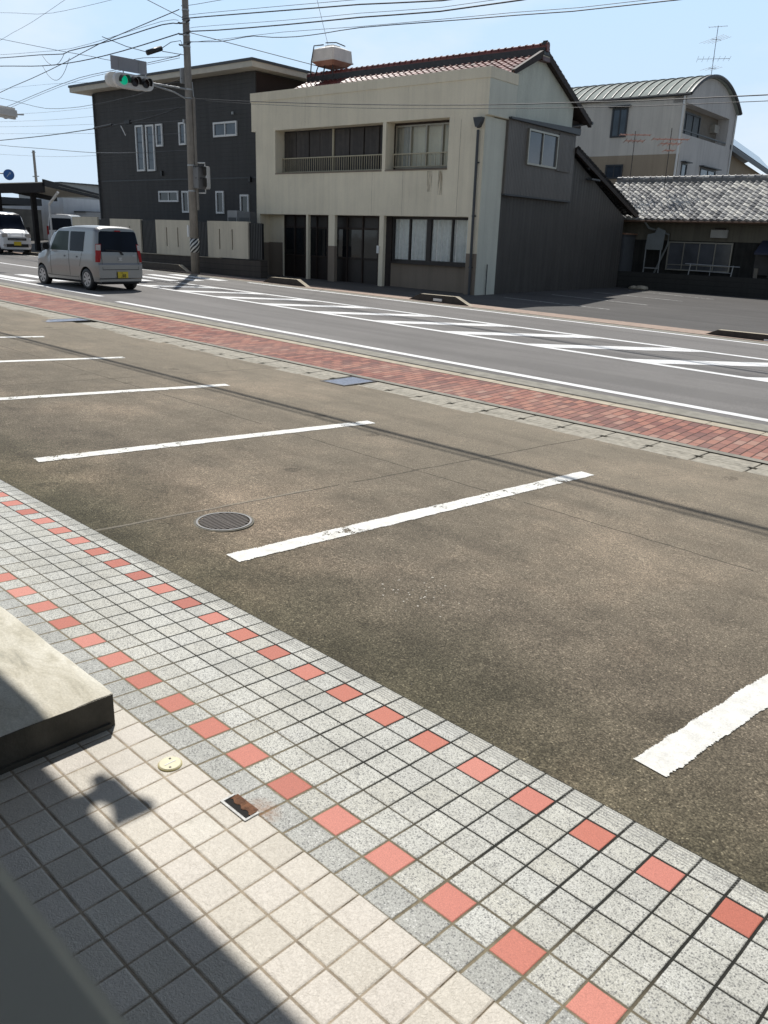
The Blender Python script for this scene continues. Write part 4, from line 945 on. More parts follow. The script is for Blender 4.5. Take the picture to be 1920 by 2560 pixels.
def signal_head(par, y0, flip=1, x=0, z=6.64, lit=True, n=3, sp=.42):
    # facing +x (flip=1) or -x; lamps spread along y
    L = sp*n+.16
    m = MB(); pts = []
    for k in range(9): a = math.pi/2+math.pi*k/8; pts.append((y0+.2+.22*math.cos(a)-.02, z+.225*math.sin(a)))
    for k in range(9): a = -math.pi/2+math.pi*k/8; pts.append((y0+L-.2+.22*math.cos(a)+.02, z+.225*math.sin(a)))
    m.prism(pts, x-.08, x+.08, 'x'); hd = m.build('housing', MAT['sigbody'], par)
    for k in range(n):
        cy = y0+.08+sp*(k+.5); xf = x+.085*flip
        m = MB(); i = 0; nn = 20
        m.q(*[(xf+.012*flip, cy+.15*math.cos(2*math.pi*j/nn), z+.15*math.sin(2*math.pi*j/nn)) for j in range(nn)])
        ln = m.build('lens', MAT['green'] if (lit and k == 0) else MAT['lensoff'], hd, recalc=False)
        m = MB(); a0, a1 = R(-20), R(200)
        for j in range(17):
            a = a0+(a1-a0)*j/16; dep = .30
            m.v += [(xf, cy+.172*math.cos(a), z+.172*math.sin(a)), (xf+flip*dep*(.55+.45*max(0, math.sin(a))), cy+.165*math.cos(a), z+.165*math.sin(a)-.03)]
        for j in range(16): m.f.append((2*j, 2*j+2, 2*j+3, 2*j+1))
        m.build('visor', MAT['blackp'], hd, smooth=True, recalc=False)
    return hd
ts = thing('traffic_signal', 'horizontal traffic signal showing green on an arm of the concrete utility pole', 'traffic signal', (PX_, PY_, PZ))
signal_head(ts, -3.05, 1, .18, 6.66)
signal_head(ts, -3.12, -1, -.22, 6.70, lit=False)
m = MB(); m.tube([(0, -.1, 6.75), (0, -1.5, 6.75), (0, -3.0, 6.70)], .035, 8); m.tube([(0, -.1, 6.42), (0, -.6, 6.58), (0, -1.5, 6.70)], .028, 8)
m.tube([(0, -1.75, 6.72), (0, -1.75, 7.0)], .02, 6); m.tube([(0, -2.6, 6.72), (0, -2.6, 7.0)], .02, 6); m.box(-.22, .18, -2.8, -2.74, 6.68, 6.74).box(-.22, .18, -1.9, -1.84, 6.68, 6.74); m.build('arm', MAT['metal'], ts)
nb = thing('name_board', 'blank grey back of the name board mounted above the green traffic signal', 'sign', (PX_, PY_-2.38, 6.97))
m = MB(); m.box(.0, .03, -.68, .68, 6.98, 7.40); m.build('board', simple('grey_sign_back', (.30, .30, .32), .55, vary=.04), nb)
m = MB(); m.box(.03, .045, -.40, -.36, 6.98, 7.40).box(.03, .045, .36, .40, 6.98, 7.40); m.build('stiffener', MAT['ac'], nb)
# pedestrian signal
RTx, RTy = .545, .838
ps = thing('pedestrian_signal', 'two lamp pedestrian signal bracketed to the right of the utility pole', 'pedestrian signal', (PX_+.36, PY_+.30, 3.3), R(22))
m = MB(); m.box(-.20, .20, -.10, .14, 3.36, 4.16); hd = m.build('housing', MAT['sigbody'], ps, bevel=.03)
for zz in (3.56, 3.96):
    m = MB(); m.box(-.15, .15, -.115, -.10, zz-.15, zz+.15); m.build('lens', MAT['lensoff'], hd)
    m = MB(); m.box(-.17, .17, -.34, -.10, zz+.16, zz+.18).box(-.18, -.165, -.30, -.10, zz-.12, zz+.17).box(.165, .18, -.30, -.10, zz-.12, zz+.17); m.build('visor', MAT['blackp'], hd)
m = MB(); m.tube([(-.42, -.1, 4.28), (.05, 0, 4.28), (.05, 0, 4.14)], .025, 6); m.tube([(-.42, -.1, 3.22), (.05, 0, 3.22), (.05, 0, 3.38)], .025, 6); m.build('bracket', MAT['whitep'], ps)

# ================================================================= WIRES
RD = (math.cos(R(-5.4)), math.sin(R(-5.4)))
wires = []
def wire(sz, lab, r=.014, mat='cable', off=0.0, name='overhead_wire'):
    pts = [(PX_+.0+RD[0]*s_-RD[1]*off, 18.696+RD[1]*s_+RD[0]*off, z) for s_, z in sz]
    # smooth polyline
    out = []
    for k in range(len(pts)-1):
        a, b = Vector(pts[k]), Vector(pts[k+1]); n = max(2, int((b-a).length/1.5)); p = Vector(pts[k-1]) if k else a; q_ = Vector(pts[k+2]) if k+2 < len(pts) else b
        for j in range(n):
            t = j/n; out.append(.5*((2*a)+(-p+b)*t+(2*p-5*a+4*b-q_)*t*t+(-p+3*a-3*b+q_)*t**3))
    out.append(Vector(pts[-1]))
    m = MB(); m.tube(out, r, 5); o = m.build(name, MAT[mat], smooth=True)
    return tag(o, lab, 'wire', 'overhead wires')
TOPS = 'running right from the pole, '
wire([(.1, 8.95), (.67, 8.92), (5.23, 8.40), (10.21, 7.83), (16, 7.2), (30, 6.7)], 'thick black cable running right from the pole, topmost of the thick ones', .019)
wire([(.1, 9.02), (.67, 9.02), (5.23, 8.52), (10.21, 7.95), (16, 7.3), (30, 6.8)], 'thin grey wire just above the topmost thick cable right of the pole', .008, 'cableg')
wire([(.1, 8.5), (.72, 8.50), (2.56, 8.28), (6.52, 7.87), (10.22, 7.52), (16, 7.0), (30, 6.5)], 'second thick black cable running right from the pole over the slate roof', .019)
wire([(.1, 8.6), (.9, 8.6), (6.52, 7.99), (10.22, 7.62), (16, 7.08), (30, 6.6)], 'thin wire just above the second thick cable right of the pole', .007, 'cableg')
wire([(.1, 8.2), (.52, 8.20), (2.62, 7.93), (3.9, 7.86), (4.81, 7.80), (5.88, 7.62), (7.2, 7.46), (8.59, 7.36), (10.23, 7.27), (13, 7.0), (15.87, 6.72), (20, 6.36), (30, 5.9)], 'wavy spiral wrapped cable running right from the pole, third down', .012)
wire([(.3, 8.2), (3, 7.96), (6.5, 7.68), (10.2, 7.30), (15.87, 6.78), (20, 6.42), (30, 6.0)], 'thin messenger wire above the wavy cable', .007, 'cableg')
wire([(.1, 6.42), (1.55, 6.27), (4.6, 5.93), (10.3, 5.36), (14.94, 4.96), (18.03, 4.75), (22.11, 4.52), (32, 4.2)], 'upper of the paired low cables crossing in front of the cream house', .011)
wire([(1.6, 6.22), (4.6, 5.86), (10.3, 5.27), (14.94, 4.88), (18.03, 4.65), (22.11, 4.42), (32, 4.1)], 'lower of the paired low cables crossing in front of the cream house', .007)
wire([(.1, 9.4), (.37, 9.34), (3.14, 9.10), (12, 8.4), (30, 7.8)], 'thin wire leaving the pole to the right near the top edge of the picture', .009, 'cableg')
wire([(.1, 9.75), (3.14, 9.45), (12, 8.8), (30, 8.2)], 'highest thin wire leaving the pole to the right', .009, 'cableg')
wire([(-.1, 8.9), (-.3, 8.89), (-1.47, 9.02), (-6, 9.10), (-10.53, 9.29), (-11.3, 9.26), (-14.3, 9.59), (-20.09, 10.15), (-30, 11.2)], 'upper thick black cable running left from the pole', .020)
wire([(-.2, 8.98), (-1.47, 9.13), (-6, 9.22), (-10.4, 9.36), (-14.3, 9.72), (-20.09, 10.3), (-30, 11.4)], 'thin wire riding above the upper left cable', .008, 'cableg')
wire([(-.24, 8.56), (-5, 8.60), (-9.57, 8.76), (-14.12, 9.10), (-20.23, 9.78), (-30, 10.8)], 'second thick black cable running left from the pole', .020)
wire([(-.2, 7.85), (-5, 7.98), (-9.58, 8.12), (-14, 8.02), (-19.01, 7.83), (-20.98, 7.76), (-30, 7.4)], 'cable sloping down left past the blank name board', .012, 'cableg')
wire([(-.2, 7.78), (-5, 7.92), (-9.58, 8.03), (-14, 7.93), (-19.01, 7.72), (-20.98, 7.65), (-30, 7.3)], 'lower twin of the cable passing behind the blank name board', .009, 'cableg')
wire([(-30, 13.0), (-19.78, 11.0), (-12, 9.5), (-8.02, 8.76), (-5.6, 8.3), (-3.15, 8.13), (-.67, 7.87), (-.1, 7.9)], 'wire sagging from upper left down to the black splice closure', .011)
wire([(-30, 9.6), (-20.77, 8.31), (-17, 7.7), (-14.02, 7.24), (-11, 7.02), (-8.39, 6.93), (-4, 6.9), (-.1, 7.1)], 'slack wire ending behind the slate roof corner', .010)
wire([(-.42, 6.15), (-2.6, 6.02), (-4.59, 5.98), (-8.58, 5.98), (-14, 6.05), (-21.52, 6.25), (-30, 6.5)], 'heavy low cable crossing before the slate house windows', .020)
wire([(-30, 6.9), (-21.62, 6.02), (-15, 5.5), (-8.43, 5.0), (-4, 4.8)], 'lowest wire at the left, fading to the slate house edge', .012, 'cableg')
wire([(-30, 13.6), (-19.36, 12.13), (-15.5, 11.5), (-12.22, 11.03), (-5.78, 10.51), (-.1, 10.2)], 'high thin grey wire at the top left of the sky', .008, 'cableg')
wire([(-30, 10.4), (-19.81, 10.93), (-15, 11.05), (-10.6, 11.29), (-5, 11.6), (-.1, 11.6)], 'high thin wire climbing toward the top of the pole', .008, 'cableg')
wire([(-30, 8.0), (-20.68, 8.56), (-15.5, 8.72), (-11.18, 8.9), (-7, 9.15), (-.1, 9.3)], 'oblique wire climbing from the left edge to join the thick cables', .016)
for k, (a, b) in enumerate(((7.5, 6.9), (7.9, 7.3), (6.8, 5.9), (7.2, 6.4), (9.3, 7.9), (5.6, 5.2))):
    wire([(-34, a+.8), (-21, a), (-12, (a+b)/2-.1), (-7, b), (-4, b-.1)], ['faint far wire just under the slack wire', 'faint far wire crossing the slack wire', 'faint far wire above the low heavy cable', 'faint far wire in the pale sky left of the roof corner', 'faint far wire above the roof corner', 'faint far wire lowest before the slate house'][k], .006, 'cableg', off=2.5)
# hanging loops on the left cables
for (a, za, b, zb_, dip, lab) in ((-11.1, 9.28, -13.9, 9.5, .45, 'cable loop drooping from the upper left cable'), (-10.6, 9.02, -14.0, 9.08, .75, 'deeper cable loop drooping from the second left cable')):
    wire([(a+(b-a)*k/6, za+(zb_-za)*k/6-dip*(1-((k-3)/3)**2)) for k in range(7)], lab, .011)
# diagonal stay wires seen over the slate roof
def free_wire(p0, p1, lab, r=.01, sag=.0, mat='cable'):
    p0, p1 = Vector(p0), Vector(p1); m = MB(); m.tube([p0.lerp(p1, k/12)-Vector((0, 0, sag*(1-((k-6)/6)**2))) for k in range(13)], r, 5)
    return tag(m.build('overhead_wire', MAT[mat], smooth=True), lab, 'wire', 'overhead wires')
free_wire((PX_-1.6, PY_-3.2, 10.3), (PX_-.05, PY_-.1, 9.05), 'diagonal wire reaching the pole from the upper left', .012)
free_wire((PX_+.1, PY_, 8.6), (-27.2, 25.8, 8.1), 'diagonal service wire dropping from the pole across the slate roof', .013)
free_wire((-24.5, 20.5, 12.2), (-28.5, 26, 8.6), 'steep thin wire coming down to the slate roof from the top edge', .008, mat='cableg')
for (dy_, r_, lab) in ((.0, .038, 'near side overhead cable out of view whose shadow crosses the parking lot'), (.085, .014, 'near side overhead wire out of view beside the thick cable'), (-.125, .02, 'near side overhead wire out of view whose shadow runs just nearer the shop')):
    if dy_ > 0: continue
    free_wire((-26, 8.41+dy_, 8.1), (20, 9.80+dy_, 8.1), lab, r_, 0)
# splice closure
P = (PX_+RD[0]*-1.3, 18.696+RD[1]*-1.3, 7.88)
sc_ = thing('splice_closure', 'black cylindrical splice closure hanging on the cable beside the pole', 'cable closure', (PX_, PY_, 7.7))
m = MB(); m.tube([(-.15, -1.55, 7.72), (-.12, -.98, 7.95)], .085, 12); m.build('canister', MAT['blackp'], sc_, smooth=True)
m = MB(); m.tube([(-.12, -1.0, 7.93), (-.1, -.6, 8.2), (0, -.25, 8.3), (0, -.1, 8.0)], .012, 5); m.tube([(-.12, -.95, 7.86), (0, -.1, 7.86)], .012, 5); m.tube([(-.15, -1.5, 7.74), (-.2, -2.3, 7.8), (-.2, -3.2, 7.95)], .012, 5); m.build('cable_tail', MAT['cable'], sc_)
P = (PX_+RD[0]*-4.9, 18.696+RD[1]*-4.9)
cl = thing('cable_joint', 'black joint on the heavy low cable before the slate house', 'cable joint', (P[0], P[1], 5.98))
m = MB(); m.tube([(-3.4, .3, 5.98), (-1.6, .15, 6.0)], .05, 8); m.build('sleeve', MAT['black'], cl)
m = MB(); m.box(-.2, .2, -.06, .06, 5.92, 6.06); m.build('clamp', MAT['black'], cl)
m = MB(); m.tube([(-.7, .05, 5.9), (-.3, .02, 5.5)], .02, 5); m.build('tail', MAT['metal'], cl)

# ================================================================= TILED HOUSE
TX, TY = -16.572, 33.721
lw = tag(MB().box(-2, 16, 0, .15, -.1, .80).build('block_wall', MAT['lowwall']), 'low dark concrete block wall along the back of the asphalt lot', 'wall'); lw.location = (TX, TY, 0); lw.rotation_euler = (0, 0, PHI)
th = thing('tiled_house', 'single storey old house with silver grey tiled roof behind the asphalt lot', 'house', (TX, TY, .05), PHI)
m = MB(); m.box(-4, 14, 1.25, 6.5, .0, 2.12); m.build('wall', MAT['oldwood'], th)
m = MB(); m.box(-.2, 3.95, 1.2, 1.25, 2.12, 2.95); m.box(-4, 14, 1.25, 6.5, 2.12, 3.0); m.build('upper_wall', MAT['oldwall'], th)
tiles(th, 'roof', MAT['greytile'], -4.2, 14.5, 4.0, 4.66, .55, 2.95, .275, .25, .036)
tiles(th, 'roof', MAT['greytile'], -4.2, 14.5, 4.0, 4.66, 7.4, 2.95)
ridge(th, MAT['greytile'], -4.2, 14.5, 4.0, 4.76, .10)
m = MB(); m.box(-4.2, 14.5, .58, 1.25, 2.86, 2.90); m.build('soffit', MAT['barkdark'], th)
m = MB(); m.tube([(-4.2, .52, 2.86), (14.5, .52, 2.86)], .05, 6); m.build('gutter_pipe', simple('rusty_brown_gutter', (.14, .08, .05), .7, vary=.3), th)
m = MB(); m.tube([(-1.15, .52, 2.85), (-1.05, .8, 2.6), (-.25, 1.1, 2.35), (-.25, 1.1, 1.95), (-.75, 1.1, .6)], .045, 6); m.build('downpipe', simple('pale_grey_pipe', (.20, .21, .20), .6), th)
window(th, -.24, 2.45, .92, 2.08, 1.2, .05, 'alu', m_glass('old_house_glass', (.07, .075, .085), .12), (.44, 1.1, 1.75), (1.15,), .06)
m = MB(); m.box(2.5, 3.4, 1.17, 1.25, .1, 2.1); m.build('door', MAT['oldwood'], th)
m = MB(); m.box(3.4, 3.95, 1.1, 1.25, .9, 1.7); m.box(3.95, 6.5, 1.15, 1.25, .8, 1.75); m.build('side_panel', simple('grey_old_panel', (.075, .07, .065), .8, vary=.2), th)
m = MB(); m.prism([(.35, 1.75), (1.25, 2.25), (1.25, 2.18), (.35, 1.68)], 3.55, 6.5, 'x'); m.build('awning', simple('dark_blue_awning', (.03, .035, .06), .6), th)
m = MB(); m.box(3.45, 3.6, 1.05, 1.1, .75, 1.15); m.build('pale_board', simple('pale_leaning_board', (.28, .24, .19), .8), th)
tp = thing('wall_plate', 'small blank white plate on the wall under the grey tiled eave', 'sign', (loc((TX, TY), 1.85, 1.1)[0], loc((TX, TY), 1.85, 1.1)[1], 2.25), PHI)
m = MB(); m.box(-.34, .34, -.06, .03, 2.27, 2.58); m.build('plate', simple('offwhite_plate', (.42, .41, .37), .6), tp); m = MB(); m.box(-.2, .2, .0, .1, 2.585, 2.66); m.build('mount', MAT['barkdark'], tp)
P = loc((TX, TY), -.68, .75)
bd = thing('notice_board', 'blank pale grey board on thin legs at the left end of the tiled house', 'board', (P[0], P[1], .05), PHI)
m = MB(); m.prism([(-.40, 1.72), (.36, 1.72), (.40, 2.5), (.05, 2.62), (-.05, 2.40), (-.35, 2.34)], -.02, .02, 'y'); m.build('panel', simple('pale_grey_board', (.20, .215, .21), .6, vary=.08), bd)
for xx in (-.36, .3):
    m = MB(); m.box(xx-.02, xx+.02, -.015, .015, .1, 1.72); m.build('leg', MAT['metal'], bd)
m = MB(); m.box(-.36, .3, -.015, .015, .95, .99); m.build('brace', MAT['metal'], bd)
# railing / drying frame
P = loc((TX, TY), 1.0, .35)
rf = thing('drying_frame', 'thin metal drying frame standing behind the dark block wall', 'frame', (P[0], P[1], .05), PHI)
for xx in (.0, 1.72):
    m = MB(); m.tube([(xx, 0, -.0), (xx+.12, 0, 1.22)], .022, 6); m.build('leg', MAT['metal'], rf)
m = MB(); m.tube([(-.1, 0, 1.22), (2.1, 0, 1.18)], .018, 6); m.tube([(.1, 0, .96), (1.8, 0, .93)], .014, 6); m.tube([(.95, 0, .6), (.95, 0, 1.22)], .012, 6); m.build('rail', MAT['metal'], rf)
for k, (xx, s_) in enumerate(((-.9, .22), (-.55, .28))):
    P = loc((TX, TY), xx, -.35)
    import bmesh
    bm = bmesh.new(); bmesh.ops.create_icosphere(bm, subdivisions=2, radius=s_)
    for v in bm.verts: v.co.z *= .45; v.co *= 1+random.uniform(-.1, .1)
    me = bpy.data.meshes.new('stone'); bm.to_mesh(me); bm.free(); me.materials.append(MAT['kerb'])
    o = bpy.data.objects.new('stone', me); C.objects.link(o); o.location = (P[0], P[1], zroad(P[0])+.05)
    tag(o, ['smaller grey stone at the dark corner by the store cabinet', 'larger grey stone at the back corner of the lot'][k], 'stone')

# ================================================================= BARREL ROOF HOUSE
BX, BY = -21.02, 43.15
bh = thing('barrel_roof_house', 'three storey pale building with ribbed barrel roof and recessed balcony', 'house', (BX, BY, .1), PHI)
DT = 7.66
m = MB(); m.box(-12, 0, 0, DT, .1, 6.4); m.build('lower_wall', MAT['wallbar2'], bh)
m = MB(); m.box(-12, -.65, .0, DT, 6.4, 9.15); m.build('wall', MAT['wallbar'], bh)
m = MB(); m.box(-.65, 0, 0, .08, 6.4, 9.15); m.build('wall', MAT['wallbar'], bh)
m = MB(); m.box(-.65, 0, .08, DT, 6.4, 7.36).box(-.65, 0, 6.72, DT, 7.36, 8.78); m.build('end_wall', MAT['wallbarside'], bh)
m = MB(); m.box(-.65, -.62, .1, 6.7, 7.36, 8.78); m.build('recess_wall', simple('beige_brown_recess', (.20, .175, .145), .8), bh)
m = MB(); m.box(0, .02, .0, DT, .1, 6.4); m.build('end_wall', MAT['wallbarside'], bh)
R0 = 4.65; cz = 9.15-(R0-1.28)+.0
arc = []
hw = DT/2+.1; rise = 1.28; Rr = (hw*hw+rise*rise)/(2*rise)
for k in range(25):
    a = -hw+2*hw*k/24; arc.append((DT/2+a, 9.18+math.sqrt(Rr*Rr-a*a)-(Rr-rise)))
m = MB(); m.prism([(.0, 9.15), (.0, 8.78), (DT, 8.78), (DT, 9.15)]+[(p, q_-.12) for p, q_ in reversed(arc) if 0 < p < DT], -.65, 0, 'x'); m.build('gable_wall', MAT['wallbarside'], bh)
m = MB(); n = len(arc)
for x in (-12.2, .22):
    for (p, q_) in arc: m.v.append((x, p, q_))
    for (p, q_) in arc: m.v.append((x, p, q_-.10))
for k in range(n-1):
    m.f += [(k, k+1, 2*n+k+1, 2*n+k), (n+k, n+k+1, 3*n+k+1, 3*n+k), (k, k+1, n+k+1, n+k), (2*n+k, 2*n+k+1, 3*n+k+1, 3*n+k)]
m.build('roof', MAT['barroof'], bh)
m_seam = simple('dark_roof_seam', (.045, .055, .05), .5); x = -12.0; sm0 = None
while x < .2:
    if sm0 is None:
        m = MB()
        for k in range(n-1):
            (p0, q0), (p1, q1) = arc[k], arc[k+1]; i = len(m.v)
            m.v += [(-.022, p0, q0), (.022, p0, q0), (.022, p0, q0+.06), (-.022, p0, q0+.06), (-.022, p1, q1), (.022, p1, q1), (.022, p1, q1+.06), (-.022, p1, q1+.06)]
            m.f += [(i+3, i+2, i+6, i+7), (i, i+3, i+7, i+4), (i+1, i+5, i+6, i+2)]
        sm0 = m.build('roof_seam', m_seam, bh, recalc=False); o = sm0
    else:
        o = sm0.copy(); C.objects.link(o)
    o.location = (x, 0, 0); x += .50
m = MB(); m.tube([(.24, p, q_-.03) for p, q_ in arc], .09, 6); m.tube([(-12.2, arc[0][0]-.04, arc[0][1]-.05), (.25, arc[0][0]-.04, arc[0][1]-.05)], .07, 6); m.build('roof_edge', MAT['fasc'], bh)
window(bh, -3.9, -3.0, 7.3, 8.72, 0, .09, 'fasc', 'glassb', (-3.45,))
window(bh, -3.95, -2.95, 5.25, 5.96, 0, .08, 'fasc', 'glassb', (-3.45,))
for (a, b) in ((-3.95, -2.95),):
    m = MB(); m.box(a-.12, b+.1, -.25, 0, 8.75, 8.82); m.build('window_hood', MAT['fasc'], bh)
side_window(bh, .45, 1.2, 5.1, 6.0, .02, .07, 'fasc', 'glassb'); side_window(bh, 3.2, 5.6, 5.1, 6.0, .02, .08, 'fasc', 'glassb', (4.4,))
m = MB(); m.box(.02, .3, .35, 1.3, 6.03, 6.08).box(.02, .3, 3.0, 5.8, 6.03, 6.08); m.build('window_hood', MAT['fasc'], bh)
MAT['void'] = simple('black_window', (.012, .013, .015), .35, spec=.15)
side_window(bh, .9, 3.9, 7.38, 8.60, -.61, .08, 'fasc', 'void', (1.9, 2.9)); 
m = MB(); m.box(-.65, -.35, 5.6, 6.3, 8.0, 8.4); m.build('balcony_unit', simple('beige_ac_casing', (.34, .32, .28), .6), bh)
m = MB(); m.box(-.06, 0, .08, 6.72, 7.50, 7.56); m.build('balcony_rail', MAT['fasc'], bh)
m = MB(); m.tube([(-.06, -.06, 9.1), (-.06, -.06, .2)], .06, 8); m.build('downpipe', MAT['whitep'], bh)
m = MB(); m.tube([(.06, DT-.05, 9.1), (.06, DT-.05, .2)], .05, 8); m.build('downpipe', MAT['whitep'], bh)
# antennas
def antenna(x, y, zb_, zt, label, mat, levels, yaw=0, group=None, r=.02):
    t = thing('tv_antenna', label, 'antenna', (x, y, zb_), yaw, group)
    m = MB(); m.tube([(0, 0, zb_), (0, 0, zt)], .016, 6); m.build('mast', MAT['dmetal'], t)
    for (z, L, nn, el, ang) in levels:
        m = MB(); d = Vector((math.cos(ang), math.sin(ang), 0)); p = Vector((-d.y, d.x, 0)); c = Vector((0, 0, z))
        m.tube([c-d*L/2, c+d*L/2], r*.6, 5)
        for k in range(nn):
            q_ = c+d*(-L/2+L*k/(nn-1)); e = el*(1-.25*k/(nn-1)); m.tube([q_-p*e/2, q_+p*e/2], r*.42, 4)
        m.build('elements', mat, t)
P = loc((BX, BY), -.3, 3.75)
antenna(P[0], P[1], 10.2, 12.9, 'tall mast antenna on top of the barrel roof', MAT['metal'], [(12.85, .9, 4, .3, .3), (12.25, .6, 4, 2.2, 1.0), (11.35, 1.6, 7, 1.6, .5), (10.9, .5, 3, 1.4, 1.0)])
P = loc((TX, TY), -3.15, 3.0)
antenna(P[0], P[1], 4.2, 6.7, 'left one of two low TV antennas over the grey tiled roof', MAT['pink'], [(6.55, 1.3, 6, .75, .6), (6.3, .8, 5, 1.6, .6)], 0, r=.045)
P = loc((TX, TY), -1.5, 3.0)
antenna(P[0], P[1], 4.2, 6.75, 'right one of two low TV antennas, before the barrel roofed building', MAT['pink'], [(6.3, 1.5, 7, .9, .5), (6.12, .8, 5, 1.8, .5), (5.85, .4, 3, 1.2, .5)], .1, r=.045)
# solar house right
P = loc((BX, BY), 0, 7.75)
sh_ = thing('solar_house', 'brown walled house with solar panels on its sloping roof, at the right edge', 'house', (P[0], P[1], .1), PHI)
m = MB(); m.prism([(0, .1), (0, 7.35), (8.5, 6.5), (8.5, .1)], -7, -.5, 'x'); m.build('wall', MAT['wallbar2'], sh_)
m = MB(); i = 0
def solq(x0, z0, x1, z1, y0, y1, off=0): return [(x0, y0, z0+off), (x0, y1, z0-.1*(y1-y0)+off), (x1, y1, z1-.1*(y1-y0)+off), (x1, y0, z1+off)]
m.q(*solq(0, 7.55, -1.3, 8.75, -.3, 9.5)); m.q(*solq(0, 7.30, 0, 7.55, -.3, 9.5)); m.q(*solq(0, 7.30, -1.3, 8.5, -.3, 9.5)); m.q(*solq(-1.3, 8.75, -7, 6.2, -.3, 9.5)); m.build('roof', MAT['fasc'], sh_, recalc=False)
m = MB(); m.q(*solq(-.10, 7.67, -1.2, 8.69, -.1, 9.3)); m.build('solar_panel', m_glass('solar_panel_glass', (.02, .03, .05), .12), sh_, recalc=False)
m = MB(); m.prism([(1.5, 7.7), (3.4, 8.55), (5.2, 8.4), (7.4, 7.2), (7.4, 6.6), (1.5, 6.9)], -9, -4.5, 'x'); m.build('rear_roof', MAT['fasc'], sh_)

# ================================================================= CARS
paint_s = NT('silver_car_paint'); paint_s = paint_s.set(col=(.27, .27, .268), rough=.36, metal=.85, coat=.25)
paint_w = NT('white_car_paint'); paint_w = paint_w.set(col=(.68, .69, .70), rough=.35, coat=.6)
MAT['cglass'] = m_glass('tinted_car_glass', (.006, .009, .017), .2, .12); MAT['cgreen'] = m_glass('greenish_car_glass', (.035, .052, .045), .3, .08)
MAT['tail'] = NT('red_tail_lamp').set(col=(.30, .006, .008), rough=.35, spec=.3); MAT['tailc'] = simple('clear_lamp_plastic', (.45, .42, .40), .2)
MAT['plate'] = simple('yellow_number_plate', (.62, .47, .03), .5, vary=.08, vs=40); MAT['rim'] = simple('silver_wheel_alloy', (.42, .42, .43), .35, metal=.7); MAT['dark'] = simple('dark_underbody', (.015, .015, .016), .8)
SEC = [(.86, 0), (.955, .03), (.985, .12), (1, .28), (1, .40), (.985, .52), (.965, .575), (.93, .70), (.88, .84), (.845, .92), (.78, .965), (.62, .99), (.32, 1.0), (0, 1.004)]
def car_body(par, name, prof, zb_, W2, mat, arches, ra=.33, nose=(.0, .0), beltz=None):
    # prof(x)-> roof z at x in [0,L]; x=0 rear; section interpolated
    L = prof[-1][0]; xs = []; n = int(L/.05)
    xs = [L*k/n for k in range(n+1)]
    def top(x):
        for (a, za), (b, zb2) in zip(prof, prof[1:]):
            if a <= x <= b: t = (x-a)/(b-a); t = t*t*(3-2*t); return za+(zb2-za)*t
    def fine(sec):
        out = []
        for (a, b), (c_, d) in zip(sec, sec[1:]):
            nn = 4 if d-b > .05 else 2
            for k in range(nn): out.append((a+(c_-a)*k/nn, b+(d-b)*k/nn))
        return out+[sec[-1]]
    secf = fine(SEC); m = MB(); ns = len(secf)
    def wid(x):
        e0 = min(1, x/.22); e1 = min(1, (L-x)/.45)
        return W2*(1-.07*(1-e0)**2)*(1-.16*(1-e1)**2.2)
    def pt(x, fy, fz, s=1):
        zt = top(x); hgt = zt-zb_
        y = wid(x)*fy
        if zt < 1.25: y = wid(x)*min(1, fy+.10*fz*(1 if fz < .9 else 0)); 
        xx = x
        if x < .25: xx = x+.10*max(0, fz-.5)*(1-x/.25)*1.3-(.03*(1-x/.25) if .08 < fz < .35 else 0)
        return (xx, s*y, zb_+hgt*fz)
    idx = {}
    for s_ in (1, -1):
        base = len(m.v)
        for x in xs:
            for (fy, fz) in secf:
                p = list(pt(x, fy, fz, s_))
                for (ax, az) in arches:
                    dx, dz = p[0]-ax, p[2]-az; d = math.hypot(dx, dz)
                    if fy > .5 and fz < .6 and abs(d-ra) < .035 and d > 1e-4: p[0] = ax+dx/d*ra; p[2] = az+dz/d*ra
                m.v.append(tuple(p))
        for a in range(len(xs)-1):
            for b in range(ns-1):
                k = base+a*ns+b; f = (k, k+1, k+ns+1, k+ns)
                cx = sum(m.v[i][0] for i in f)/4; cz_ = sum(m.v[i][2] for i in f)/4
                if any(math.hypot(cx-ax, cz_-az) < ra*.995 for ax, az in arches) and secf[b][0] > .6: continue
                m.f.append(f if s_ > 0 else f[::-1])
        # ends
        for a, fl in ((0, 1), (len(xs)-1, -1)):
            for b in range(ns-1):
                k = base+a*ns+b; p, q_ = m.v[k], m.v[k+1]; i = len(m.v); m.v += [(p[0], 0, p[2]), (q_[0], 0, q_[2])]
                m.f.append((k, k+1, i+1, i))
    o = m.build(name, mat, par, smooth=True)
    import bmesh
    bm = bmesh.new(); bm.from_mesh(o.data); bmesh.ops.remove_doubles(bm, verts=bm.verts, dist=.002); bmesh.ops.recalc_face_normals(bm, faces=bm.faces); bm.to_mesh(o.data); bm.free()
    try: o.data.set_sharp_from_angle(angle=R(35))
    except Exception: pass
    return o, pt, top, wid
def sec_y(fz):
    for (a, b), (c_, d) in zip(SEC, SEC[1:]):
        if b <= fz <= d: return a+(c_-a)*(fz-b)/(d-b)
    return 0
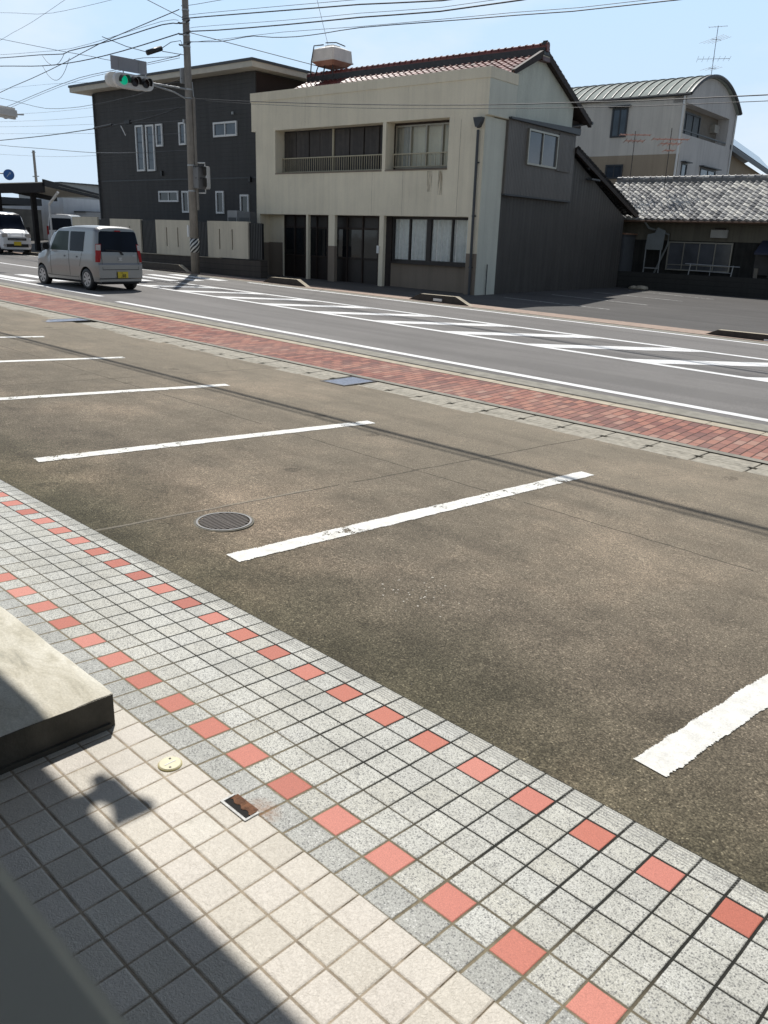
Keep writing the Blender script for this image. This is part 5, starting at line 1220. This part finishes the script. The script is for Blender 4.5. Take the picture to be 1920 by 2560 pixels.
def side_panel(par, name, pt, outline, mat, s_, off=.006, n=6, top=None, zb_=0):
    # outline: quad (x0b,x1b,x1t,x0t, z0, z1) projected on the body side surface
    x0b, x1b, x1t, x0t, z0, z1 = outline; m = MB()
    for r in range(n+1):
        t = r/n; z = z0+(z1-z0)*t; a = x0b+(x0t-x0b)*t; b = x1b+(x1t-x1b)*t
        for c_ in range(n+1):
            x = a+(b-a)*c_/n; fz = (z-zb_)/(top(x)-zb_); fz = min(fz, .985)
            p = pt(x, sec_y(fz), fz, s_); m.v.append((x, p[1]+off*s_, z))
    for r in range(n):
        for c_ in range(n): k = r*(n+1)+c_; f = (k, k+1, k+n+2, k+n+1); m.f.append(f if s_ < 0 else f[::-1])
    return m.build(name, mat, par, smooth=True, recalc=False)
def wheel(par, x, y, z, s_, r=.285, w=.17, spokes=7):
    m = MB(); n = 28; rr = [(r*.62, w/2), (r*.70, w/2+.006), (r*.94, w/2), (r, w/2-.02), (r, -w/2+.02), (r*.94, -w/2), (r*.6, -w/2)]
    for (q_, dy) in rr:
        for k in range(n): a = 2*math.pi*k/n; m.v.append((x+q_*math.cos(a), y+s_*dy, z+q_*math.sin(a)))
    for a in range(len(rr)-1):
        for k in range(n): m.f.append((a*n+k, a*n+(k+1) % n, (a+1)*n+(k+1) % n, (a+1)*n+k))
    m.f.append(tuple(6*n+k for k in range(n)))
    wh = m.build('wheel', MAT['black'], par, smooth=True)
    m = MB(); yf = y+s_*(w/2-.012)
    m.tube([(x, yf-s_*.03, z), (x, yf, z)], r*.62, 24)
    m.build('hub_backing', MAT['dark'], wh)
    m = MB(); m.tube([(x, yf, z), (x, yf+s_*.012, z)], r*.17, 14)
    for k in range(spokes):
        a = 2*math.pi*k/spokes; c, s2 = math.cos(a), math.sin(a); px_, pz_ = -s2, c
        pts = [(r*.12, -.022), (r*.62, -.040), (r*.62, .040), (r*.12, .022)]
        m.q(*[(x+c*q_+px_*h, yf+s_*.012, z+s2*q_+pz_*h) for q_, h in pts])
    i = len(m.v)
    for k in range(28):
        a = 2*math.pi*k/28
        for q_ in (r*.56, r*.66): m.v.append((x+q_*math.cos(a), yf+s_*.014, z+q_*math.sin(a)))
    for k in range(28): m.f.append((i+2*k, i+2*k+1, i+2*((k+1) % 28)+1, i+2*((k+1) % 28)))
    m.build('rim', MAT['rim'], wh, recalc=False)
def glyphs(par, x, flip, rows, cy, cz, h, mat):
    # seven-segment style digits on a plate facing -x (flip=-1) or +x
    SEG = {'0': 'abcdef', '1': 'bc', '2': 'abged', '3': 'abgcd', '4': 'fgbc', '5': 'afgcd', '6': 'afgedc', '7': 'abc', '8': 'abcdefg', '9': 'abfgcd', '-': 'g', '.': 'd'}
    m = MB(); w = h*.5; tck = h*.14
    seg = {'a': (0, w, h-tck, h), 'g': (0, w, h/2-tck/2, h/2+tck/2), 'd': (0, w, 0, tck), 'f': (0, tck, h/2, h), 'b': (w-tck, w, h/2, h), 'e': (0, tck, 0, h/2), 'c': (w-tck, w, 0, h/2)}
    for k, ch_ in enumerate(rows):
        if ch_ == ' ': continue
        for s_ in SEG[ch_]:
            a, b, c_, d = seg[s_]; y0 = cy+(k-len(rows)/2)*h*.72
            if flip < 0: m.q((x, -(y0+a), cz+c_), (x, -(y0+b), cz+c_), (x, -(y0+b), cz+d), (x, -(y0+a), cz+d))
            else: m.q((x, y0+a, cz+c_), (x, y0+b, cz+c_), (x, y0+b, cz+d), (x, y0+a, cz+d))
    return m.build('plate_writing', mat, par, recalc=False)

def wagon():
    zg_ = zroad(-22.5)
    t = thing('kei_wagon', 'silver boxy kei wagon seen from behind, driving away on the near lane', 'car', (-21.98, 12.09, zg_), R(180+3))
    ZB[t.name] = 0
    L, W2, zb_, zr = 3.40, .735, .20, 1.65
    prof = [(0, 1.60), (.25, 1.645), (1.2, 1.655), (2.0, 1.60), (2.30, 1.50), (2.82, 1.02), (3.15, .95), (3.34, .82), (3.40, .62)]
    wr, wf = .56, 2.985
    body, pt, top, wid = car_body(t, 'body', prof, zb_, W2, paint_s, [(wr, .28), (wf, .28)])
    m = MB(); m.box(.06, 3.3, -.60, .60, .17, .60); m.build('underbody', MAT['dark'], t)
    for s_ in (1, -1):
        side_panel(t, 'side_window', pt, (.30, .93, .93, .42, .98, 1.44), MAT['cglass'], s_, top=top, zb_=zb_) if False else None
        side_panel(t, 'side_window', pt, (.66, 1.34, 1.34, .62, .99, 1.49), MAT['cglass'], s_, top=top, zb_=zb_)
        side_panel(t, 'side_window', pt, (1.44, 2.46, 2.08, 1.44, .99, 1.49), MAT['cgreen'], s_, top=top, zb_=zb_)
        side_panel(t, 'window_pillar', pt, (1.37, 1.45, 1.45, 1.37, 1.00, 1.47), paint_s, s_, top=top, zb_=zb_, off=.004)
        side_panel(t, 'window_trim', pt, (1.40, 2.48, 2.46, 1.40, .955, .985), MAT['metal'], s_, off=.010, top=top, zb_=zb_)
        side_panel(t, 'door_seam', pt, (1.40, 1.412, 1.412, 1.40, .34, 1.0), MAT['dark'], s_, off=.003, top=top, zb_=zb_)
        side_panel(t, 'door_seam', pt, (.86, .872, .70, .69, .60, 1.0), MAT['dark'], s_, off=.003, top=top, zb_=zb_)
        side_panel(t, 'door_seam', pt, (2.42, 2.432, 2.432, 2.42, .34, .95), MAT['dark'], s_, off=.003, top=top, zb_=zb_)
        side_panel(t, 'sill_seam', pt, (.95, 2.6, 2.6, .95, .315, .327), MAT['dark'], s_, off=.003, top=top, zb_=zb_)
        for a in (.98, 1.62): side_panel(t, 'door_handle', pt, (a, a+.16, a+.16, a, .83, .865), paint_s, s_, off=.025, top=top, zb_=zb_)
        # tail lamp wraps the corner
        m = MB(); yo = wid(.02)
        for z in (.74, .86, 1.0, 1.12, 1.20):
            fz = (z-zb_)/(top(.05)-zb_); yb_ = sec_y(fz)*wid(.03)
            xr = pt(0, 1, fz)[0]
            wv = .075 if z < .8 else .10
            m.v += [(xr-.012, s_*(yb_-wv), z), (xr-.018, s_*(yb_-.01), z), (xr+.05, s_*(yb_+.018), z), (xr+.13, s_*(yb_+.017), z)]
        for r in range(4):
            for c_ in range(3): k = r*4+c_; m.f.append((k, k+1, k+5, k+4))
        lm_ = m.build('tail_lamp', MAT['tail'], t, recalc=False)
        m = MB()
        for z in (1.04, 1.18):
            fz = (z-zb_)/(top(.05)-zb_); yb_ = sec_y(fz)*wid(.03); xr = pt(0, 1, fz)[0]
            m.v += [(xr-.020, s_*(yb_-.085), z), (xr-.026, s_*(yb_-.012), z), (xr+.04, s_*(yb_+.022), z)]
        m.f += [(0, 1, 4, 3), (1, 2, 5, 4)]; m.build('indicator', MAT['tailc'], lm_, recalc=False)
        wheel(t, wr, s_*.635, .28, s_); wheel(t, wf, s_*.635, .28, s_)
        m = MB(); m.box(2.40, 2.52, s_*.74 if s_ > 0 else -.93, .93 if s_ > 0 else -.74, .98, 1.16); m.build('mirror', MAT['blackp'], t, bevel=.03)
    xr = lambda z: pt(0, 1, (z-zb_)/(top(0)-zb_))[0]
    def rear_panel(name, mat, pts, off=.008, seg=1):
        m = MB(); m.q(*[(xr(z)-off, y, z) for (y, z) in pts]); return m.build(name, mat, t, recalc=False)
    # tailgate and rear glass
    rear_panel('rear_window', MAT['cglass'], [(-.62, 1.00), (.62, 1.00), (.625, 1.12), (.565, 1.48), (.52, 1.52), (-.52, 1.52), (-.565, 1.48), (-.625, 1.12)])
    for (a, b, c_, d) in ((-.57, -.56, .56, 1.0), (.56, .57, .56, 1.0), (-.57, .57, .545, .56)):
        rear_panel('tailgate_seam', MAT['dark'], [(a, c_), (b, c_), (b, d), (a, d)], .006)
    rear_panel('number_plate', MAT['plate'], [(-.165-.03, .335), (.165-.03, .335), (.165-.03, .50), (-.165-.03, .50)], .03)
    glyphs(t, xr(.4)-.036, -1, '. .88', -.02, .352, .085, simple('plate_black_ink', (.02, .02, .02), .5)); glyphs(t, xr(.4)-.036, -1, '58', -.0, .455, .03, bpy.data.materials['plate_black_ink'])
    rear_panel('emblem', MAT['rim'], [(-.06, .78), (.06, .78), (.06, .80), (.01, .82), (.06, .84), (.06, .86), (-.06, .86), (-.06, .84), (-.01, .82), (-.06, .80)], .018)
    rear_panel('high_brake_lamp', MAT['tail'], [(-.09, 1.515), (.09, 1.515), (.09, 1.545), (-.09, 1.545)], .02)
    rear_panel('badge', MAT['rim'], [(-.50, .90), (-.40, .90), (-.40, .915), (-.50, .915)], .015)
    m = MB(); m.tube([(xr(1.03)-.03, -.02, 1.02), (xr(1.05)-.035, .22, 1.045), (xr(1.05)-.03, .44, 1.05)], .012, 6); m.tube([(xr(1.0)-.03, -.02, 1.02), (xr(.93)-.04, -.09, .93)], .02, 6); m.build('wiper', MAT['blackp'], t)
    m = MB(); m.q(*[(xr(.3)-.012, y, z) for y, z in ((-.62, .20), (.62, .20), (.62, .245), (-.62, .245))]); m.build('bumper_skirt', MAT['dark'], t, recalc=False)
    # windscreen
    m = MB()
    for k in range(5):
        u = k/4; x = 2.32+.48*u; z = top(x)+.006; hw = .60+.05*u; m.v += [(x, -hw*.93, z-.03), (x, -hw*.6, z), (x, 0, z+.004), (x, hw*.6, z), (x, hw*.93, z-.03)]
    for k in range(4):
        for j in range(4): i = k*5+j; m.f.append((i, i+1, i+6, i+5))
    m.build('windscreen', MAT['cglass'], t, smooth=True, recalc=False)
    ZB[t.name] = zg_; t.scale = (1.03, 1.0, 1.045)
    return t
wg = wagon()

def van(name, label, loc_, rot, plate=True, sc=1.0):
    t = thing(name, label, 'van', loc_, rot); ZB[t.name] = 0; t.scale = (sc, sc, sc)
    L, W2, zb_ = 3.40, .735, .22
    prof = [(0, 1.84), (.3, 1.87), (2.0, 1.88), (2.45, 1.80), (2.98, 1.10), (3.25, .98), (3.40, .80)]
    body, pt, top, wid = car_body(t, 'body', prof, zb_, W2, paint_w, [(.56, .28), (2.85, .28)])
    m = MB(); m.box(.06, 3.2, -.6, .6, .17, .6); m.build('underbody', MAT['dark'], t)
    for s_ in (1, -1):
        side_panel(t, 'side_window', pt, (.25, 1.2, 1.2, .3, 1.05, 1.60), MAT['cglass'], s_, top=top, zb_=zb_)
        side_panel(t, 'side_window', pt, (1.3, 2.75, 2.45, 1.3, 1.05, 1.60), MAT['cglass'], s_, top=top, zb_=zb_)
        wheel(t, .56, s_*.635, .28, s_); wheel(t, 2.85, s_*.635, .28, s_)
        m = MB(); m.box(2.6, 2.7, s_*.74 if s_ > 0 else -.92, .92 if s_ > 0 else -.74, 1.02, 1.22); m.build('mirror', MAT['blackp'], t, bevel=.02)
        m = MB(); m.box(3.22, 3.412, s_*.40 if s_ > 0 else -.66, .66 if s_ > 0 else -.40, .74, .92); m.build('headlight', MAT['tailc'], t, bevel=.03)
        m = MB(); m.tube([(3.37, s_*.58, .40), (3.425, s_*.58, .40)], .06, 12); m.build('fog_lamp', MAT['tailc'], t)
    m = MB()
    for k in range(6):
        u = k/5; x = 2.44+.52*u; z = top(x)+.01; hw = .57+.10*u; m.v += [(x, -hw*.95, z-.02), (x, -hw*.6, z), (x, 0, z+.006), (x, hw*.6, z), (x, hw*.95, z-.02)]
    for k in range(5):
        for j in range(4): i = k*5+j; m.f.append((i, i+1, i+6, i+5))
    m.build('windscreen', MAT['cglass'], t, smooth=True, recalc=False)
    m = MB(); m.box(3.36, 3.418, -.42, .42, .62, .72).box(3.36, 3.418, -.50, .50, .32, .46); m.build('grille', MAT['blackp'], t)
    m = MB(); m.box(3.418, 3.424, -.38, .38, .655, .67); m.build('grille_trim', MAT['rim'], t)
    m = MB(); m.q((-.012, -.60, 1.05), (-.012, .60, 1.05), (.04, .55, 1.66), (.04, -.55, 1.66)); m.build('rear_window', MAT['cglass'], t, recalc=False)
    for s_ in (1, -1):
        m = MB(); m.box(-.01, .05, s_*.62 if s_ > 0 else -.72, .72 if s_ > 0 else -.62, .75, 1.25); m.build('tail_lamp', MAT['tail'], t)
    if plate:
        m = MB(); m.box(3.42, 3.44, -.165, .165, .40, .565); m.build('number_plate', MAT['plate'], t)
    ZB[t.name] = loc_[2]
    return t
van('kei_van', 'white van coming toward the camera on the far lane, at the left edge', (-46.4, 18.25, zroad(-45)), R(-3), True, 1.06)

# ================================================================= CARPORT AND FAR LEFT
cp = thing('carport', 'large dark edged carport with pale underside at the left behind the cars', 'carport', (-50.6, 22.6, .52))
MAT['cpd'] = simple('dark_carport_steel', (.028, .026, .026), .8, spec=.1)
def slabq(m, pts, z0, z1):
    m.prism([(x+50.6, y-22.6) for x, y in pts], z0, z1, 'z')
m = MB(); slabq(m, [(-50.4, 20.2), (-45.05, 20.64), (-60.5, 32.3), (-67, 31.5)], 3.98, 4.02); m.build('roof_sheet', MAT['soffit'], cp)
m = MB(); slabq(m, [(-50.4, 20.2), (-45.05, 20.64), (-45.25, 20.85), (-50.5, 20.42)], 3.50, 3.98); m.build('front_beam', MAT['cpd'], cp)
m = MB(); slabq(m, [(-45.05, 20.64), (-60.5, 32.3), (-60.7, 32.2), (-45.25, 20.85)], 3.82, 4.16); slabq(m, [(-50.4, 20.2), (-67, 31.5), (-66.8, 31.7), (-50.2, 20.45)], 3.7, 3.98); m.build('side_beam', MAT['cpd'], cp)
for (x, y) in ((-47.9, 21.35), (-52.2, 21.2), (-58, 31)):
    m = MB(); m.box(x+50.6-.12, x+50.6+.12, y-22.6-.12, y-22.6+.12, .4, 3.98); m.build('post', MAT['cpd'], cp)
wp = thing('braced_post', 'white bent steel post in front of the carport', 'post', (-45.9, 21.3, .5))  # plain white post with a slanted brace, carries no lamp
m = MB(); m.tube([(.0, 0, .45), (.0, 0, 2.95)], .055, 8); m.tube([(0, 0, 2.95), (.95, .1, 3.55)], .07, 8); m.build('shaft', MAT['whitep'], wp)
van('parked_van', 'white van parked under the carport behind the dark post', (-46.9, 22.3, .55), R(140), False, 1.04)
def blk(name, lab, x, y, zb_, boxes, mat, roof=None, wins=(), cat='building', rot=PHI):
    t = thing(name, lab, cat, (x, y, zb_), rot)
    m = MB()
    for b in boxes: m.box(*b)
    m.build('wall', MAT[mat] if isinstance(mat, str) else mat, t)
    if roof: m = MB(); m.box(*roof); m.build('roof', MAT['fasc'], t)
    for w_ in wins: window(t, *w_, 'fasc', 'glassb')
    return t
m_wb = m_stucco('white_warehouse_wall', (.62, .64, .66), .05)
blk('white_building', 'white walled low building standing beyond the carport', -70, 32, .6, [(-10, 3.0, 0, 8, .5, 4.0), (3.0, 9.5, 1, 8, .5, 2.95)], m_wb, (3.0, 4.6, .9, 8, 2.95, 3.05), ((-8.5, -6.5, 2.0, 3.2, 0, .08),))
blk('distant_house', 'far pinkish house seen in the gap under the carport roof', -120, 66, 1.2, [(-3, 9, 0, 8, 1.2, 4.3)], m_stucco('pinkish_wall', (.5, .34, .28), .05), (-3.5, 9.5, -.5, 8.5, 4.3, 4.6))
blk('distant_block', 'grey flat topped block showing above the carport roof', -88, 40, 1, [(-4.4, 4.3, 0, 8, 1, 5.9)], m_stucco('far_grey_wall', (.42, .43, .42), .05), (-4.6, 4.6, -.3, 8, 5.9, 6.0), ((-3.6, -2.6, 5.1, 5.6, 0, .05),))
blk('distant_store', 'blue banded storefront at the far left behind the white van', -66, 24.5, .6, [(-9, -.6, 0, 6, .6, 3.0)], simple('store_glass_front', (.16, .15, .13), .5, vary=.4, vs=1), (-9, -.4, -.2, 6, 3.3, 3.8))
m = MB(); m.box(-9, -.4, -.25, 0, 3.0, 3.3); m.build('blue_band', simple('blue_fascia_band', (.05, .07, .30), .5), bpy.data.objects['distant_store'])
# blue round sign with arm
bs = thing('round_road_sign', 'round blue road sign on a curved arm at the left', 'sign', (-45.2, 19.0, 4.2), R(67))
m = MB(); n = 28; m.tube([(0, -.02, 4.25), (0, .0, 4.25)], .26, 28); sg_ = m.build('disc', MAT['bluesign'], bs)
m = MB(); m.tube([(0, -.026, 4.25), (0, -.021, 4.25)], .225, 28); 
m.build('face', simple('inner_blue_enamel', (.025, .13, .40), .4), sg_)
m = MB(); m.prism([(-.12, 4.15), (-.09, 4.13), (.08, 4.33), (.05, 4.36)], -.032, -.027, 'y'); m.prism([(.0, 4.36), (.11, 4.37), (.10, 4.26)], -.032, -.027, 'y'); m.build('arrow', simple('pale_blue_mark', (.35, .45, .6), .5), sg_)
m = MB(); m.tube([(-.2, .05, 4.30), (-1.0, .1, 4.33), (-1.35, .12, 4.1), (-1.4, .12, 0.4)], .035, 8); m.tube([(0, .03, 4.25), (-.25, .05, 4.30)], .03, 6); m.tube([(-1.38, .12, 4.08), (-.6, .1, 4.04)], .025, 6); m.build('arm', MAT['metal'], bs)
# far utility pole
fp = thing('far_utility_pole', 'thin distant utility pole rising behind the carport roof', 'utility pole', (-82, 37.0, 1))
m = MB(); m.tube([(0, 0, 1), (0, 0, 8.5)], .15, 8, .12); m.build('shaft', MAT['pole'], fp)
m = MB(); m.box(-.6, .6, -.05, .05, 6.2, 6.28).box(-.35, .35, -.05, .05, 8.3, 8.36); m.build('crossarm', MAT['metal'], fp)
# second signal at far left edge
s2 = thing('left_traffic_signal', 'grey traffic signal head on a bracket at the far left edge of the sky', 'traffic signal', (-32.6, 14.0, 5.2), R(20))
m = MB(); m.box(-.14, .14, -1.0, .25, 5.48, 5.86); hd = m.build('housing', MAT['sigbody'], s2, bevel=.08)
for yy in (-.85, -.4, .05):
    m = MB(); m.tube([(-.14, yy, 5.66), (-.36, yy, 5.64)], .15, 14); m.build('visor', MAT['blackp'], hd)
m = MB(); m.tube([(0, .25, 5.66), (0, .6, 5.7)], .03, 6); m.tube([(0, -.9, 5.5), (-.3, -2.5, 5.1), (-.3, -4.5, 5.0), (-.3, -4.6, .2)], .045, 8); m.build('arm', MAT['metal'], s2)
